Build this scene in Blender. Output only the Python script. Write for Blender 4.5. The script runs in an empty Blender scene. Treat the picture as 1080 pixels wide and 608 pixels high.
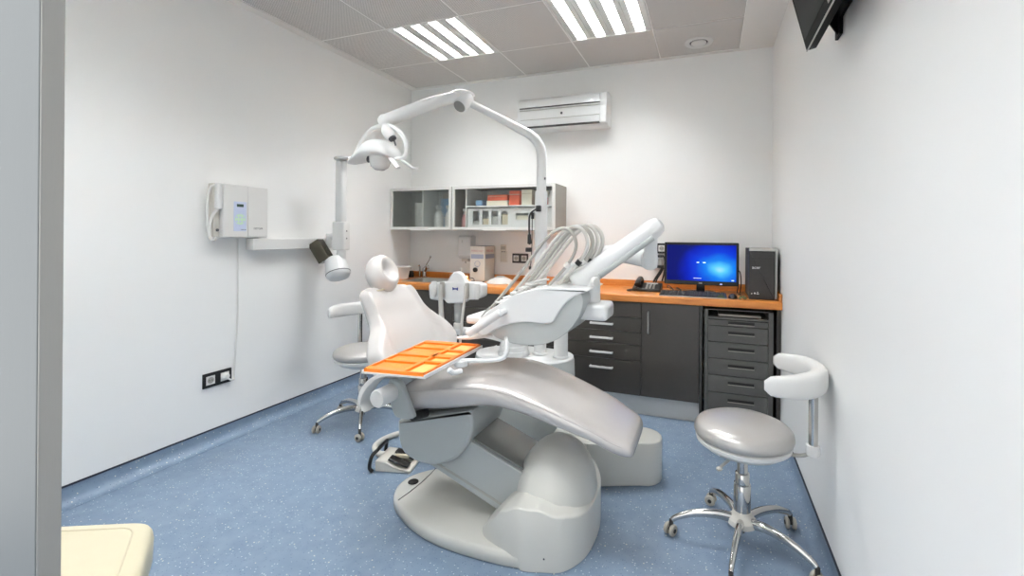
import bpy, bmesh, math, random
from mathutils import Vector, Matrix
random.seed(7)
PI = math.pi
scene = bpy.context.scene
COL = scene.collection
V = Vector

# ------------------------------------------------------------------ materials
def lin(c):
    return c/12.92 if c <= .04045 else ((c+.055)/1.055)**2.4
def rgb(r, g, b):
    return (lin(r/255), lin(g/255), lin(b/255), 1)

def mat(name, col, rough=.5, metal=0., coat=0., noise=0., nscale=40., bump=0., bscale=200., spec=.5, alpha=1., aniso=None):
    m = bpy.data.materials.new(name); m.use_nodes = True
    nt = m.node_tree; n = nt.nodes; l = nt.links
    p = n['Principled BSDF']
    p.inputs['Base Color'].default_value = col
    p.inputs['Roughness'].default_value = rough
    p.inputs['Metallic'].default_value = metal
    p.inputs['Coat Weight'].default_value = coat
    p.inputs['Coat Roughness'].default_value = .1
    p.inputs['Specular IOR Level'].default_value = spec
    tc = n.new('ShaderNodeTexCoord')
    if noise or aniso:
        mp = n.new('ShaderNodeMapping'); l.new(tc.outputs['Object'], mp.inputs[0])
        if aniso: mp.inputs['Scale'].default_value = aniso
        tx = n.new('ShaderNodeTexNoise'); tx.inputs['Scale'].default_value = nscale
        tx.inputs['Detail'].default_value = 4
        l.new(mp.outputs[0], tx.inputs['Vector'])
        mr = n.new('ShaderNodeMapRange')
        mr.inputs['To Min'].default_value = 1-noise; mr.inputs['To Max'].default_value = 1+noise
        l.new(tx.outputs['Fac'], mr.inputs['Value'])
        mx = n.new('ShaderNodeMix'); mx.data_type = 'RGBA'; mx.blend_type = 'MULTIPLY'
        mx.inputs['Factor'].default_value = 1
        mx.inputs[6].default_value = col
        l.new(mr.outputs[0], mx.inputs[7]); l.new(mx.outputs[2], p.inputs['Base Color'])
    if bump:
        t2 = n.new('ShaderNodeTexNoise'); t2.inputs['Scale'].default_value = bscale
        l.new(tc.outputs['Object'], t2.inputs['Vector'])
        b = n.new('ShaderNodeBump'); b.inputs['Strength'].default_value = bump
        b.inputs['Distance'].default_value = .002
        l.new(t2.outputs['Fac'], b.inputs['Height']); l.new(b.outputs[0], p.inputs['Normal'])
    return m

def emit(name, col, strength):
    m = bpy.data.materials.new(name); m.use_nodes = True
    p = m.node_tree.nodes['Principled BSDF']
    p.inputs['Base Color'].default_value = (.8, .8, .8, 1)
    p.inputs['Emission Color'].default_value = col
    p.inputs['Emission Strength'].default_value = strength
    return m

M = {}
M['wall'] = mat('wall_paint', rgb(240, 240, 238), .55, noise=.012, nscale=3, bump=.05, bscale=350, spec=.3)
M['plaster'] = mat('ceiling_plaster', rgb(228, 226, 222), .7, noise=.01, nscale=4)
M['white'] = mat('white_enamel', rgb(221, 222, 221), .28, coat=.3, noise=.01, nscale=8)
M['white_matte'] = mat('white_plastic', rgb(218, 217, 214), .45, noise=.012, nscale=15)
M['offwhite'] = mat('offwhite_plastic', rgb(208, 204, 195), .42, noise=.02, nscale=20)
M['cream_vinyl'] = mat('cream_vinyl', rgb(203, 195, 169), .45, noise=.03, nscale=25, bump=.12, bscale=500)
M['grey_shell'] = mat('light_grey_shell', rgb(176, 180, 178), .32, coat=.2, noise=.015, nscale=10)
M['warm_shell'] = mat('warm_grey_shell', rgb(202, 201, 194), .3, coat=.3, noise=.02, nscale=10)
M['arm_shaded'] = mat('shaded_arm_gloss', rgb(120, 121, 116), .12, coat=.6, noise=.02, nscale=8)  # gloss of the lift arm top, with shade from the cushion in the colour
M['pearl'] = mat('pearl_vinyl', rgb(204, 199, 195), .27, metal=.28, coat=.12, noise=.03, nscale=12, bump=.06, bscale=700)
M['pearl_lit'] = mat('pearl_vinyl_lit', rgb(199, 196, 193), .4, metal=.1, coat=.03, noise=.02, nscale=12, bump=.05, bscale=700)  # same vinyl as the seat, lit copy with less metal for back and headrest
M['silver_vinyl'] = mat('silver_vinyl', rgb(188, 185, 181), .3, metal=.4, noise=.03, nscale=18, bump=.05, bscale=600)
M['chrome'] = mat('chrome', rgb(205, 203, 200), .09, metal=1, noise=.02, nscale=30)
M['steel'] = mat('brushed_steel', rgb(176, 176, 172), .32, metal=.85, noise=.08, nscale=30, aniso=(1, 1, 30))
M['steel_plinth'] = mat('plinth_steel', rgb(196, 196, 194), .4, metal=.15, noise=.06, nscale=20, aniso=(1, 1, 30))
M['alu'] = mat('aluminium_frame', rgb(218, 217, 213), .38, metal=.1, noise=.04, nscale=30, aniso=(20, 20, 1))
M['cab_side'] = mat('grey_cabinet_side', rgb(150, 146, 138), .5, metal=.2, noise=.03, nscale=20)
M['cab_inner'] = mat('cabinet_inside', rgb(182, 182, 176), .55, noise=.03, nscale=10)
M['dark_front'] = mat('dark_brown_grey_front', rgb(63, 59, 54), .3, coat=.12, noise=.05, nscale=10, aniso=(1, 1, 14))
M['dark_body'] = mat('dark_cabinet_body', rgb(58, 57, 54), .45, noise=.04, nscale=12)
M['cart_front'] = mat('cart_grey_front', rgb(84, 83, 79), .38, noise=.04, nscale=30)
M['groove'] = mat('recess_black', rgb(28, 27, 26), .5, noise=.05)
M['black'] = mat('black_plastic', rgb(24, 24, 24), .35, noise=.06, nscale=30)
M['black_gloss'] = mat('black_gloss', rgb(12, 12, 12), .25, coat=.1, spec=.3, noise=.05)
M['rubber'] = mat('dark_rubber', rgb(50, 48, 46), .6, noise=.08)
M['caster'] = mat('caster_grey', rgb(170, 164, 152), .4, noise=.04)
M['hose'] = mat('grey_hose', rgb(198, 196, 190), .35, noise=.03, nscale=60)
M['hose_grey'] = mat('mid_grey_hose', rgb(165, 163, 156), .38, noise=.03, nscale=60)
M['door_face'] = mat('door_blue_grey', rgb(133, 137, 138), .45, metal=.3, noise=.04, nscale=30, aniso=(30, 30, 1))
M['door_edge'] = mat('door_edge_grey', rgb(158, 157, 153), .4, metal=.35, noise=.03, nscale=30, aniso=(30, 30, 1))
M['navy'] = mat('navy_strip', rgb(34, 38, 52), .5, noise=.05)
M['blue_ink'] = mat('blue_ink', rgb(38, 58, 140), .5, noise=.03)
M['pink_ink'] = mat('pink_ink', rgb(196, 150, 148), .5, noise=.03)
M['slate_ink'] = mat('slate_band', rgb(150, 158, 178), .5, noise=.05, nscale=90)
M['grey_ink'] = mat('grey_ink', rgb(70, 72, 76), .5, noise=.03)
M['silver_ink'] = mat('silver_ink', rgb(222, 222, 222), .3, metal=.5, noise=.03)
M['orange_box'] = mat('orange_carton', rgb(226, 92, 52), .55, noise=.05)
M['cream_box'] = mat('cream_carton', rgb(232, 226, 206), .55, noise=.03)
M['beige'] = mat('beige_plastic', rgb(200, 190, 165), .5, noise=.04)
M['blue_pack'] = mat('blue_pack', rgb(120, 160, 200), .45, noise=.08)
M['pinkish'] = mat('pink_liquid', rgb(205, 150, 150), .35, noise=.04)
M['green'] = mat('green_leafy', rgb(72, 92, 48), .6, noise=.2, nscale=60)
M['keypad'] = mat('keypad_blue', rgb(196, 205, 226), .45, noise=.03)
M['keypad_green'] = mat('keypad_green', rgb(196, 222, 196), .45, noise=.03)
M['lens'] = mat('lamp_lens', rgb(205, 205, 202), .18, coat=.5, noise=.02)
M['cone'] = mat('dark_bronze_cone', rgb(92, 86, 72), .25, metal=.6, coat=.3, noise=.08, nscale=10)
M['joint_grey'] = mat('joint_cap_grey', rgb(120, 119, 116), .4, noise=.03)
M['flame'] = emit('warm_lamp', (1, .55, .12, 1), 1.2)
M['reflector'] = mat('lamp_reflector', rgb(225, 225, 222), .3, metal=.7, noise=.02)
M['tube'] = emit('fluorescent_tube', (.96, .98, 1.005, 1), 48.)
M['smoke_plastic'] = mat('smoke_plastic', rgb(70, 68, 62), .2, noise=.04)
M['tile_joint'] = mat('ceiling_joint', rgb(246, 245, 242), .6, noise=.01)

def clear(name, tint, fac, rough, trans_col, milk=0.):
    m = bpy.data.materials.new(name); m.use_nodes = True
    nt = m.node_tree; n = nt.nodes; l = nt.links
    p = n['Principled BSDF']; out = n['Material Output']
    p.inputs['Base Color'].default_value = tint; p.inputs['Roughness'].default_value = rough
    p.inputs['Transmission Weight'].default_value = 1.0; p.inputs['IOR'].default_value = 1.12
    tr = n.new('ShaderNodeBsdfTransparent'); tr.inputs[0].default_value = trans_col
    tx = n.new('ShaderNodeTexNoise'); tx.inputs['Scale'].default_value = 300
    tc = n.new('ShaderNodeTexCoord'); l.new(tc.outputs['Object'], tx.inputs['Vector'])
    mr = n.new('ShaderNodeMapRange'); mr.inputs['To Min'].default_value = fac-.03; mr.inputs['To Max'].default_value = fac+.03
    l.new(tx.outputs['Fac'], mr.inputs['Value'])
    mx = n.new('ShaderNodeMixShader'); l.new(mr.outputs[0], mx.inputs[0])
    l.new(p.outputs[0], mx.inputs[1]); l.new(tr.outputs[0], mx.inputs[2])
    df = n.new('ShaderNodeBsdfDiffuse'); df.inputs[0].default_value = (.75, .77, .75, 1)
    m2 = n.new('ShaderNodeMixShader'); m2.inputs[0].default_value = milk
    l.new(mx.outputs[0], m2.inputs[1]); l.new(df.outputs[0], m2.inputs[2]); l.new(m2.outputs[0], out.inputs[0])
    return m
M['frosted'] = clear('frosted_glass', (.86, .9, .88, 1), .5, .2, (.94, .96, .95, 1), .07)
M['glass'] = clear('lightly_frosted_glass', (.9, .93, .92, 1), .86, .16, (.97, .98, .975, 1), .03)
M['clear_cup'] = clear('clear_plastic', (.92, .94, .95, 1), .5, .1, (.92, .94, .95, 1), .35)

def floor_material():
    m = bpy.data.materials.new('blue_speckled_vinyl'); m.use_nodes = True
    nt = m.node_tree; n = nt.nodes; l = nt.links; p = n['Principled BSDF']
    tc = n.new('ShaderNodeTexCoord')
    ns = n.new('ShaderNodeTexNoise'); ns.inputs['Scale'].default_value = 14; ns.inputs['Detail'].default_value = 6
    l.new(tc.outputs['Object'], ns.inputs['Vector'])
    cr = n.new('ShaderNodeValToRGB')
    cr.color_ramp.elements[0].position = .3; cr.color_ramp.elements[0].color = rgb(112, 130, 151)
    cr.color_ramp.elements[1].position = .7; cr.color_ramp.elements[1].color = rgb(124, 142, 161)
    l.new(ns.outputs['Fac'], cr.inputs[0])
    prev = cr.outputs[0]
    for sc, th, lo, hi, colr, sel in ((95, .2, .78, .8, rgb(196, 206, 212), .5), (60, .16, .86, .88, rgb(206, 205, 190), .5), (130, .25, .8, .82, rgb(84, 102, 130), .5)):
        vo = n.new('ShaderNodeTexVoronoi'); vo.inputs['Scale'].default_value = sc
        mp = n.new('ShaderNodeMapping'); mp.inputs['Location'].default_value = (sc*.13, sc*.07, 0)
        l.new(tc.outputs['Object'], mp.inputs[0]); l.new(mp.outputs[0], vo.inputs['Vector'])
        m1 = n.new('ShaderNodeMath'); m1.operation = 'LESS_THAN'; m1.inputs[1].default_value = th*1.1
        l.new(vo.outputs['Distance'], m1.inputs[0])
        sx = n.new('ShaderNodeSeparateColor'); l.new(vo.outputs['Color'], sx.inputs[0])
        m2 = n.new('ShaderNodeMath'); m2.operation = 'GREATER_THAN'; m2.inputs[1].default_value = lo
        l.new(sx.outputs[0], m2.inputs[0])
        m3 = n.new('ShaderNodeMath'); m3.operation = 'MULTIPLY'
        l.new(m1.outputs[0], m3.inputs[0]); l.new(m2.outputs[0], m3.inputs[1])
        mx = n.new('ShaderNodeMix'); mx.data_type = 'RGBA'
        l.new(m3.outputs[0], mx.inputs[0]); l.new(prev, mx.inputs[6]); mx.inputs[7].default_value = colr
        prev = mx.outputs[2]
    l.new(prev, p.inputs['Base Color'])
    p.inputs['Roughness'].default_value = .38
    return m
M['floor'] = floor_material()

def tile_material():
    m = bpy.data.materials.new('perforated_metal_tile'); m.use_nodes = True
    nt = m.node_tree; n = nt.nodes; l = nt.links; p = n['Principled BSDF']
    tc = n.new('ShaderNodeTexCoord'); sp = n.new('ShaderNodeSeparateXYZ'); l.new(tc.outputs['Object'], sp.inputs[0])
    def sine(o):
        a = n.new('ShaderNodeMath'); a.operation = 'MULTIPLY'; a.inputs[1].default_value = 2*PI/.0125; l.new(o, a.inputs[0])
        b = n.new('ShaderNodeMath'); b.operation = 'SINE'; l.new(a.outputs[0], b.inputs[0]); return b.outputs[0]
    q = n.new('ShaderNodeMath'); q.operation = 'MULTIPLY'; l.new(sine(sp.outputs[0]), q.inputs[0]); l.new(sine(sp.outputs[1]), q.inputs[1])
    g = n.new('ShaderNodeMath'); g.operation = 'GREATER_THAN'; g.inputs[1].default_value = .385; l.new(q.outputs[0], g.inputs[0])
    mx = n.new('ShaderNodeMix'); mx.data_type = 'RGBA'
    mx.inputs[6].default_value = rgb(216, 213, 209); mx.inputs[7].default_value = rgb(120, 118, 115)
    l.new(g.outputs[0], mx.inputs[0]); l.new(mx.outputs[2], p.inputs['Base Color'])
    p.inputs['Roughness'].default_value = .6
    return m
M['tile'] = tile_material()

def wood_material():
    m = bpy.data.materials.new('orange_wood_laminate'); m.use_nodes = True
    nt = m.node_tree; n = nt.nodes; l = nt.links; p = n['Principled BSDF']
    tc = n.new('ShaderNodeTexCoord'); mp = n.new('ShaderNodeMapping'); mp.inputs['Scale'].default_value = (2.2, 22, 22)
    l.new(tc.outputs['Object'], mp.inputs[0])
    ns = n.new('ShaderNodeTexNoise'); ns.inputs['Scale'].default_value = 2.2; ns.inputs['Detail'].default_value = 6
    l.new(mp.outputs[0], ns.inputs['Vector'])
    cr = n.new('ShaderNodeValToRGB')
    cr.color_ramp.elements[0].position = .32; cr.color_ramp.elements[0].color = rgb(188, 113, 44)
    cr.color_ramp.elements[1].position = .68; cr.color_ramp.elements[1].color = rgb(208, 134, 64)
    l.new(ns.outputs['Fac'], cr.inputs[0]); l.new(cr.outputs[0], p.inputs['Base Color'])
    p.inputs['Roughness'].default_value = .3
    return m
M['wood'] = wood_material()

def screen_material():
    m = bpy.data.materials.new('blue_login_screen'); m.use_nodes = True
    nt = m.node_tree; n = nt.nodes; l = nt.links; p = n['Principled BSDF']
    tc = n.new('ShaderNodeTexCoord')
    mp = n.new('ShaderNodeMapping')          # object space: x across the panel, z up
    mp.inputs['Location'].default_value = (-.36, 0, -.555); mp.inputs['Scale'].default_value = (2.7, 1, 3.2)
    l.new(tc.outputs['Object'], mp.inputs[0])
    ln = n.new('ShaderNodeVectorMath'); ln.operation = 'LENGTH'
    sp = n.new('ShaderNodeSeparateXYZ'); l.new(mp.outputs[0], sp.inputs[0])
    cb = n.new('ShaderNodeCombineXYZ'); l.new(sp.outputs[0], cb.inputs[0]); l.new(sp.outputs[2], cb.inputs[2])
    l.new(cb.outputs[0], ln.inputs[0])
    ns = n.new('ShaderNodeTexNoise'); ns.inputs['Scale'].default_value = 2; l.new(cb.outputs[0], ns.inputs['Vector'])
    ad = n.new('ShaderNodeMath'); ad.operation = 'MULTIPLY_ADD'; ad.inputs[1].default_value = .35
    l.new(ns.outputs['Fac'], ad.inputs[0]); l.new(ln.outputs['Value'], ad.inputs[2])
    cr = n.new('ShaderNodeValToRGB'); e = cr.color_ramp.elements
    e[0].position = .12; e[0].color = rgb(190, 240, 250)
    e[1].position = .98; e[1].color = rgb(6, 18, 110)
    for pos, c in ((.27, rgb(90, 205, 246)), (.42, rgb(16, 128, 240)), (.62, rgb(4, 60, 220)), (.8, rgb(4, 34, 190))):
        k = e.new(pos); k.color = c
    l.new(ad.outputs[0], cr.inputs[0])
    p.inputs['Base Color'].default_value = (.003, .003, .003, 1); p.inputs['Roughness'].default_value = .5; p.inputs['Specular IOR Level'].default_value = .08
    l.new(cr.outputs[0], p.inputs['Emission Color']); p.inputs['Emission Strength'].default_value = .32
    return m
M['screen'] = screen_material()

def tray_material():
    m = mat('orange_plastic_tray', rgb(236, 128, 26), .4, coat=.2, noise=.05, nscale=40)
    return m
M['tray'] = tray_material()
M['tray_light'] = mat('light_orange_slots', rgb(238, 178, 104), .45, noise=.05, nscale=60)

# ------------------------------------------------------------------ mesh helpers
def B():
    return bmesh.new()
def merge(bm, t, mtx=None):
    if mtx is not None: t.transform(mtx)
    me = bpy.data.meshes.new('tmp'); t.to_mesh(me); t.free(); bm.from_mesh(me); bpy.data.meshes.remove(me); return bm
def box(bm, lo, hi, bev=0, seg=2, mtx=None):
    t = bmesh.new(); bmesh.ops.create_cube(t, size=1)
    lo = V(lo); hi = V(hi); d = hi-lo
    for v in t.verts: v.co = V((v.co.x*d.x, v.co.y*d.y, v.co.z*d.z))+(lo+hi)/2
    big = list(t.faces)
    if bev:
        r = bmesh.ops.bevel(t, geom=list(t.edges), offset=min(bev, min(d)*.49), segments=seg, affect='EDGES', profile=.5)
        new = set(r['faces']); big = [f for f in t.faces if f not in new]
    for f in big: f.material_index = 7
    return merge(bm, t, mtx)
def frame_z(d):
    d = V(d).normalized(); a = V((0, 0, 1)) if abs(d.z) < .95 else V((1, 0, 0))
    x = a.cross(d).normalized(); y = d.cross(x); return x, y, d
def lathe(bm, prof, o=(0, 0, 0), d=(0, 0, 1), n=32, sx=1, sy=1):
    t = bmesh.new(); x, y, z = frame_z(d)
    if tuple(d) == (0, 0, 1): x, y = V((1, 0, 0)), V((0, 1, 0))
    o = V(o); rings = []
    for r, h in prof:
        if r < 1e-6: rings.append([t.verts.new(o+z*h)])
        else: rings.append([t.verts.new(o+z*h+x*(r*sx*math.cos(2*PI*k/n))+y*(r*sy*math.sin(2*PI*k/n))) for k in range(n)])
    for a, b in zip(rings, rings[1:]):
        for k in range(n):
            if len(a) == 1 and len(b) == 1: continue
            if len(a) == 1: t.faces.new((a[0], b[(k+1) % n], b[k]))
            elif len(b) == 1: t.faces.new((a[k], a[(k+1) % n], b[0]))
            else: t.faces.new((a[k], a[(k+1) % n], b[(k+1) % n], b[k]))
    if len(rings[0]) > 1: t.faces.new(list(reversed(rings[0])))
    if len(rings[-1]) > 1: t.faces.new(rings[-1])
    return merge(bm, t)
def cyl(bm, p0, p1, r, r1=None, n=24, bev=.002):
    p0, p1 = V(p0), V(p1); L = (p1-p0).length; r1 = r if r1 is None else r1
    b = min(bev, r*.5, r1*.5, L*.4)
    return lathe(bm, [(0, 0), (r-b, 0), (r, b), (r1, L-b), (r1-b, L), (0, L)], p0, p1-p0, n)
def spline(pts, k=8, closed=False):
    P = [V(p) for p in pts]; out = []; n = len(P)
    rng = range(n if closed else n-1)
    for i in rng:
        p1, p2 = P[i], P[(i+1) % n]
        p0 = P[i-1] if (i > 0 or closed) else p1*2-p2
        p3 = P[(i+2) % n] if (i+2 < n or closed) else p2*2-p1
        for j in range(k):
            t = j/k
            out.append(.5*((2*p1)+(p2-p0)*t+(2*p0-5*p1+4*p2-p3)*t*t+(3*p1-p0-3*p2+p3)*t*t*t))
    if not closed: out.append(P[-1])
    return out
def tube(bm, pts, r, n=12, k=8, sm=True, flat=1., up=None, closed=False):
    """swept tube; r number or list (per control point); flat squashes along the second axis"""
    P = spline(pts, k, closed) if sm else [V(p) for p in pts]
    if isinstance(r, (int, float)): R = [r]*len(P)
    else:
        R = []
        m = len(r)-1
        for i in range(len(P)):
            q = i/(len(P)-1)*m; j = min(int(q), m-1); R.append(r[j]+(r[j+1]-r[j])*(q-j))
    t = bmesh.new(); rings = []; N = len(P)
    tang = []
    for i in range(N):
        if closed: d = P[(i+1) % N]-P[i-1]
        else: d = P[min(i+1, N-1)]-P[max(i-1, 0)]
        tang.append(d.normalized())
    x = V(up) if up else frame_z(tang[0])[0]
    for i in range(N):
        x = (x-tang[i]*x.dot(tang[i])).normalized(); y = tang[i].cross(x)
        rings.append([t.verts.new(P[i]+x*(R[i]*math.cos(2*PI*a/n))+y*(R[i]*flat*math.sin(2*PI*a/n))) for a in range(n)])
    prs = list(zip(rings, rings[1:]))
    if closed: prs.append((rings[-1], rings[0]))
    for a, b in prs:
        for q in range(n): t.faces.new((a[q], a[(q+1) % n], b[(q+1) % n], b[q]))
    if not closed: t.faces.new(list(reversed(rings[0]))); t.faces.new(rings[-1])
    return merge(bm, t)
def loft(bm, rings, cap=True, ngon=False):
    t = bmesh.new(); R = [[t.verts.new(V(p)) for p in r] for r in rings]; n = len(R[0])
    for a, b in zip(R, R[1:]):
        for k in range(n): t.faces.new((a[k], a[(k+1) % n], b[(k+1) % n], b[k]))
    if cap:
        for r, rev in ((R[0], True), (R[-1], False)):
            if ngon: t.faces.new(list(reversed(r)) if rev else r); continue
            c = t.verts.new(sum((v.co for v in r), V())/n)
            for k in range(n):
                f = (r[(k+1) % n], r[k], c) if rev else (r[k], r[(k+1) % n], c)
                t.faces.new(f)
    return merge(bm, t)
def prism(bm, poly, fn, d0, d1, bev=0, seg=2):
    """poly of 2D points, fn(a,b,d)->3D"""
    t = bmesh.new()
    A = [t.verts.new(V(fn(a, b, d0))) for a, b in poly]; Bv = [t.verts.new(V(fn(a, b, d1))) for a, b in poly]
    f0 = t.faces.new(A); f1 = t.faces.new(list(reversed(Bv))); n = len(poly)
    for k in range(n): t.faces.new((A[(k+1) % n], A[k], Bv[k], Bv[(k+1) % n]))
    bmesh.ops.recalc_face_normals(t, faces=list(t.faces))
    if bev:
        es = [e for e in t.edges if (f0 in e.link_faces or f1 in e.link_faces)]
        bmesh.ops.bevel(t, geom=es, offset=bev, segments=seg, affect='EDGES', profile=.5)
    return merge(bm, t)
def offset_poly(poly, d):
    n = len(poly); A = sum(poly[i-1][0]*poly[i][1]-poly[i][0]*poly[i-1][1] for i in range(n)); sg = 1 if A > 0 else -1; out = []
    for i in range(n):
        p, q, r = V(poly[i-1]), V(poly[i]), V(poly[(i+1) % n])
        t1 = (q-p).normalized(); t2 = (r-q).normalized(); t = (t1+t2); t = t.normalized() if t.length > 1e-6 else t1
        nn = V((-t.y, t.x))*sg; out.append(tuple(q+nn*d/max(.6, nn.dot(V((-t1.y, t1.x))*sg))))
    return out
def soft_slab(bm, poly, fn, d0, d1, r, k=4):
    # extruded outline with rounded rims
    R = []
    for side in (0, 1):
        for j in range(k+1):
            a = PI/2*(j/k if side == 0 else 1-j/k); ins = r*(1-math.sin(a)); dd = r*(1-math.cos(a))
            dep = d0+dd if side == 0 else d1-dd
            R.append([fn(a_, b_, dep) for a_, b_ in (offset_poly(poly, ins) if ins > 1e-6 else poly)])
    return loft(bm, R, True, True)
XZ = lambda a, b, d: (a, d, b)
XY = lambda a, b, d: (a, b, d)
YZ = lambda a, b, d: (d, a, b)
def ell(bm, c, r, n=24, mtx=None, fn=None):
    t = bmesh.new(); bmesh.ops.create_uvsphere(t, u_segments=n, v_segments=n//2, radius=1)
    for v in t.verts:
        p = v.co.copy()
        if fn: p = fn(p)
        v.co = V((p.x*r[0], p.y*r[1], p.z*r[2]))
    if mtx is not None: t.transform(mtx)
    t.transform(Matrix.Translation(V(c)))
    return merge(bm, t)
def rounded(pts, r, k=5):
    """round the corners of a 2D polygon"""
    out = []; n = len(pts)
    for i in range(n):
        a, b, c = V(pts[i-1]), V(pts[i]), V(pts[(i+1) % n])
        rr = r[i] if isinstance(r, (list, tuple)) else r
        u, w = (a-b), (c-b); q = min(rr, u.length*.45, w.length*.45)
        if q < 1e-5: out.append(tuple(b)); continue
        p0 = b+u.normalized()*q; p1 = b+w.normalized()*q
        for j in range(k+1):
            t = j/k; out.append(tuple(p0*(1-t)**2+b*2*t*(1-t)+p1*t*t))
    return out
def smooth_poly(pts, k=6):
    return [(p.x, p.y) for p in spline([(a, b, 0) for a, b in pts], k, True)]

ROOT = {}
def finish(bm, name, mats, ang=38):
    bmesh.ops.remove_doubles(bm, verts=list(bm.verts), dist=1e-6)
    bmesh.ops.recalc_face_normals(bm, faces=list(bm.faces))
    for f in bm.faces:
        f.smooth = not (f.material_index == 7 or len(f.verts) > 4); f.material_index = 0
    a = math.radians(ang)
    for e in bm.edges:
        if len(e.link_faces) != 2 or e.calc_face_angle(9) > a: e.smooth = False
    me = bpy.data.meshes.new(name); bm.to_mesh(me); bm.free()
    for m in (mats if isinstance(mats, (list, tuple)) else [mats]): me.materials.append(M[m] if isinstance(m, str) else m)
    return me
def top_of(o):
    while o.parent: o = o.parent
    return o
def part(name, bm, m, parent, label=None, ang=38):
    """geometry is given in world coordinates and stored relative to the thing's root"""
    r = top_of(parent)
    bm.transform(ROOT[r.name].inverted())
    o = bpy.data.objects.new(name, finish(bm, name, m, ang)); COL.objects.link(o); o.parent = parent
    if label: o['label'] = label
    return o
def setp(o, label, cat, group=None):
    o['label'] = label; o['category'] = cat
    if group: o['group'] = group
    return o
def thing(name, label, cat, loc, rz=0, group=None):
    o = bpy.data.objects.new(name, None); COL.objects.link(o); o.empty_display_size = .05
    o.location = loc; o.rotation_euler = (0, 0, rz)
    ROOT[o.name] = Matrix.Translation(V(loc)) @ Matrix.Rotation(rz, 4, 'Z')
    return setp(o, label, cat, group)
def solo(name, bm, m, label, cat, loc, group=None, ang=38):
    bm.transform(Matrix.Translation(-V(loc)))
    o = bpy.data.objects.new(name, finish(bm, name, m, ang)); COL.objects.link(o); o.location = loc
    ROOT[o.name] = Matrix.Translation(V(loc))
    return setp(o, label, cat, group)
def struct(name, bm, m, parent=None, ang=38):
    o = bpy.data.objects.new(name, finish(bm, name, m, ang)); COL.objects.link(o)
    if parent: o.parent = parent
    else: o['kind'] = 'structure'; ROOT[o.name] = Matrix.Identity(4)
    return o
def dup(root, loc, rz, label, group=None):
    r = root.copy(); COL.objects.link(r); r.location = loc; r.rotation_euler = (0, 0, rz); r['label'] = label
    if group: r['group'] = group
    for ch in list(root.children):
        c = ch.copy(); COL.objects.link(c); c.parent = r
        for g in list(ch.children):
            d = g.copy(); COL.objects.link(d); d.parent = c
    return r
def text_bm(s, size, mtx, ext=.0006):
    cu = bpy.data.curves.new('lettering', 'FONT'); cu.body = s; cu.size = size; cu.extrude = ext
    cu.align_x = 'CENTER'; cu.align_y = 'CENTER'; cu.resolution_u = 3
    o = bpy.data.objects.new('lettering', cu); COL.objects.link(o)
    bpy.context.view_layer.update()
    dg = bpy.context.evaluated_depsgraph_get()
    me = bpy.data.meshes.new_from_object(o.evaluated_get(dg))
    bm = bmesh.new(); bm.from_mesh(me); bm.transform(mtx)
    bpy.data.objects.remove(o); bpy.data.curves.remove(cu); bpy.data.meshes.remove(me)
    return bm
FRONT = Matrix(((1, 0, 0), (0, 0, -1), (0, 1, 0))).to_4x4()      # text reads from -Y
def at(p, r=FRONT):
    return Matrix.Translation(V(p)) @ r
WALLX = Matrix(((0, 0, 1), (1, 0, 0), (0, 1, 0))).to_4x4()       # text reads from +X (left wall)

# ------------------------------------------------------------------ room
LX, RX, BY, CZ, FY = -2.857, .4505, 3.84, 2.766, .36
bm = B(); box(bm, (LX-.1, -1.2, -.1), (RX+.1, BY+.1, 0)); struct('floor', bm, 'floor')
bm = B(); box(bm, (LX-.1, BY, 0), (RX+.1, BY+.1, CZ+.2)); struct('wall_back', bm, 'wall')
bm = B(); box(bm, (LX-.1, FY, 0), (LX, BY, CZ+.2)); struct('wall_left', bm, 'wall')
bm = B(); box(bm, (RX, -1.2, 0), (RX+.1, BY, CZ+.2)); struct('wall_right', bm, 'wall')
bm = B(); box(bm, (LX-.1, FY, 0), (-1.12, FY+.1, CZ+.2)); box(bm, (-1.12, FY, 2.25), (RX, FY+.1, CZ+.2)); struct('wall_front', bm, 'wall')

# ceiling: metal tiles in a plaster border
GX = [-2.786, -2.19, -1.59, -.99, -.39, .211]
GY = [3.805, 3.269, 2.639, 2.009, 1.379, .749, .50]
FIX = {(1, 1), (3, 1), (1, 4), (3, 4)}
bm = B()
for i in range(5):
    for j in range(6):
        if (i, j) in FIX: continue
        box(bm, (GX[i]+.004, GY[j+1]+.004, CZ), (GX[i+1]-.004, GY[j]-.004, CZ+.02), .0015, 1)
ceil = struct('ceiling', bm, 'tile')
bm = B()
def slab(bm, x0, x1, y0, y1, z0, z1): box(bm, (x0, y0, z0), (x1, y1, z1))
for i in range(5):
    for j in range(6):
        if (i, j) in FIX: continue
        slab(bm, GX[i]-.001, GX[i+1]+.001, GY[j+1]-.001, GY[j]+.001, CZ+.0012, CZ+.03)
struct('trim_1', bm, 'tile_joint')
bm = B()
slab(bm, LX, GX[0], FY, BY, CZ-.006, CZ+.12); slab(bm, GX[5], RX, FY, BY, CZ-.006, CZ+.12)
slab(bm, GX[0], GX[5], GY[0], BY, CZ-.006, CZ+.12); slab(bm, GX[0], GX[5], FY, GY[-1], CZ-.006, CZ+.12)
struct('trim_2', bm, 'plaster')
bm = B(); slab(bm, LX-.1, RX+.1, FY, BY+.1, CZ+.19, CZ+.3); struct('trim_3', bm, 'plaster')

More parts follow.
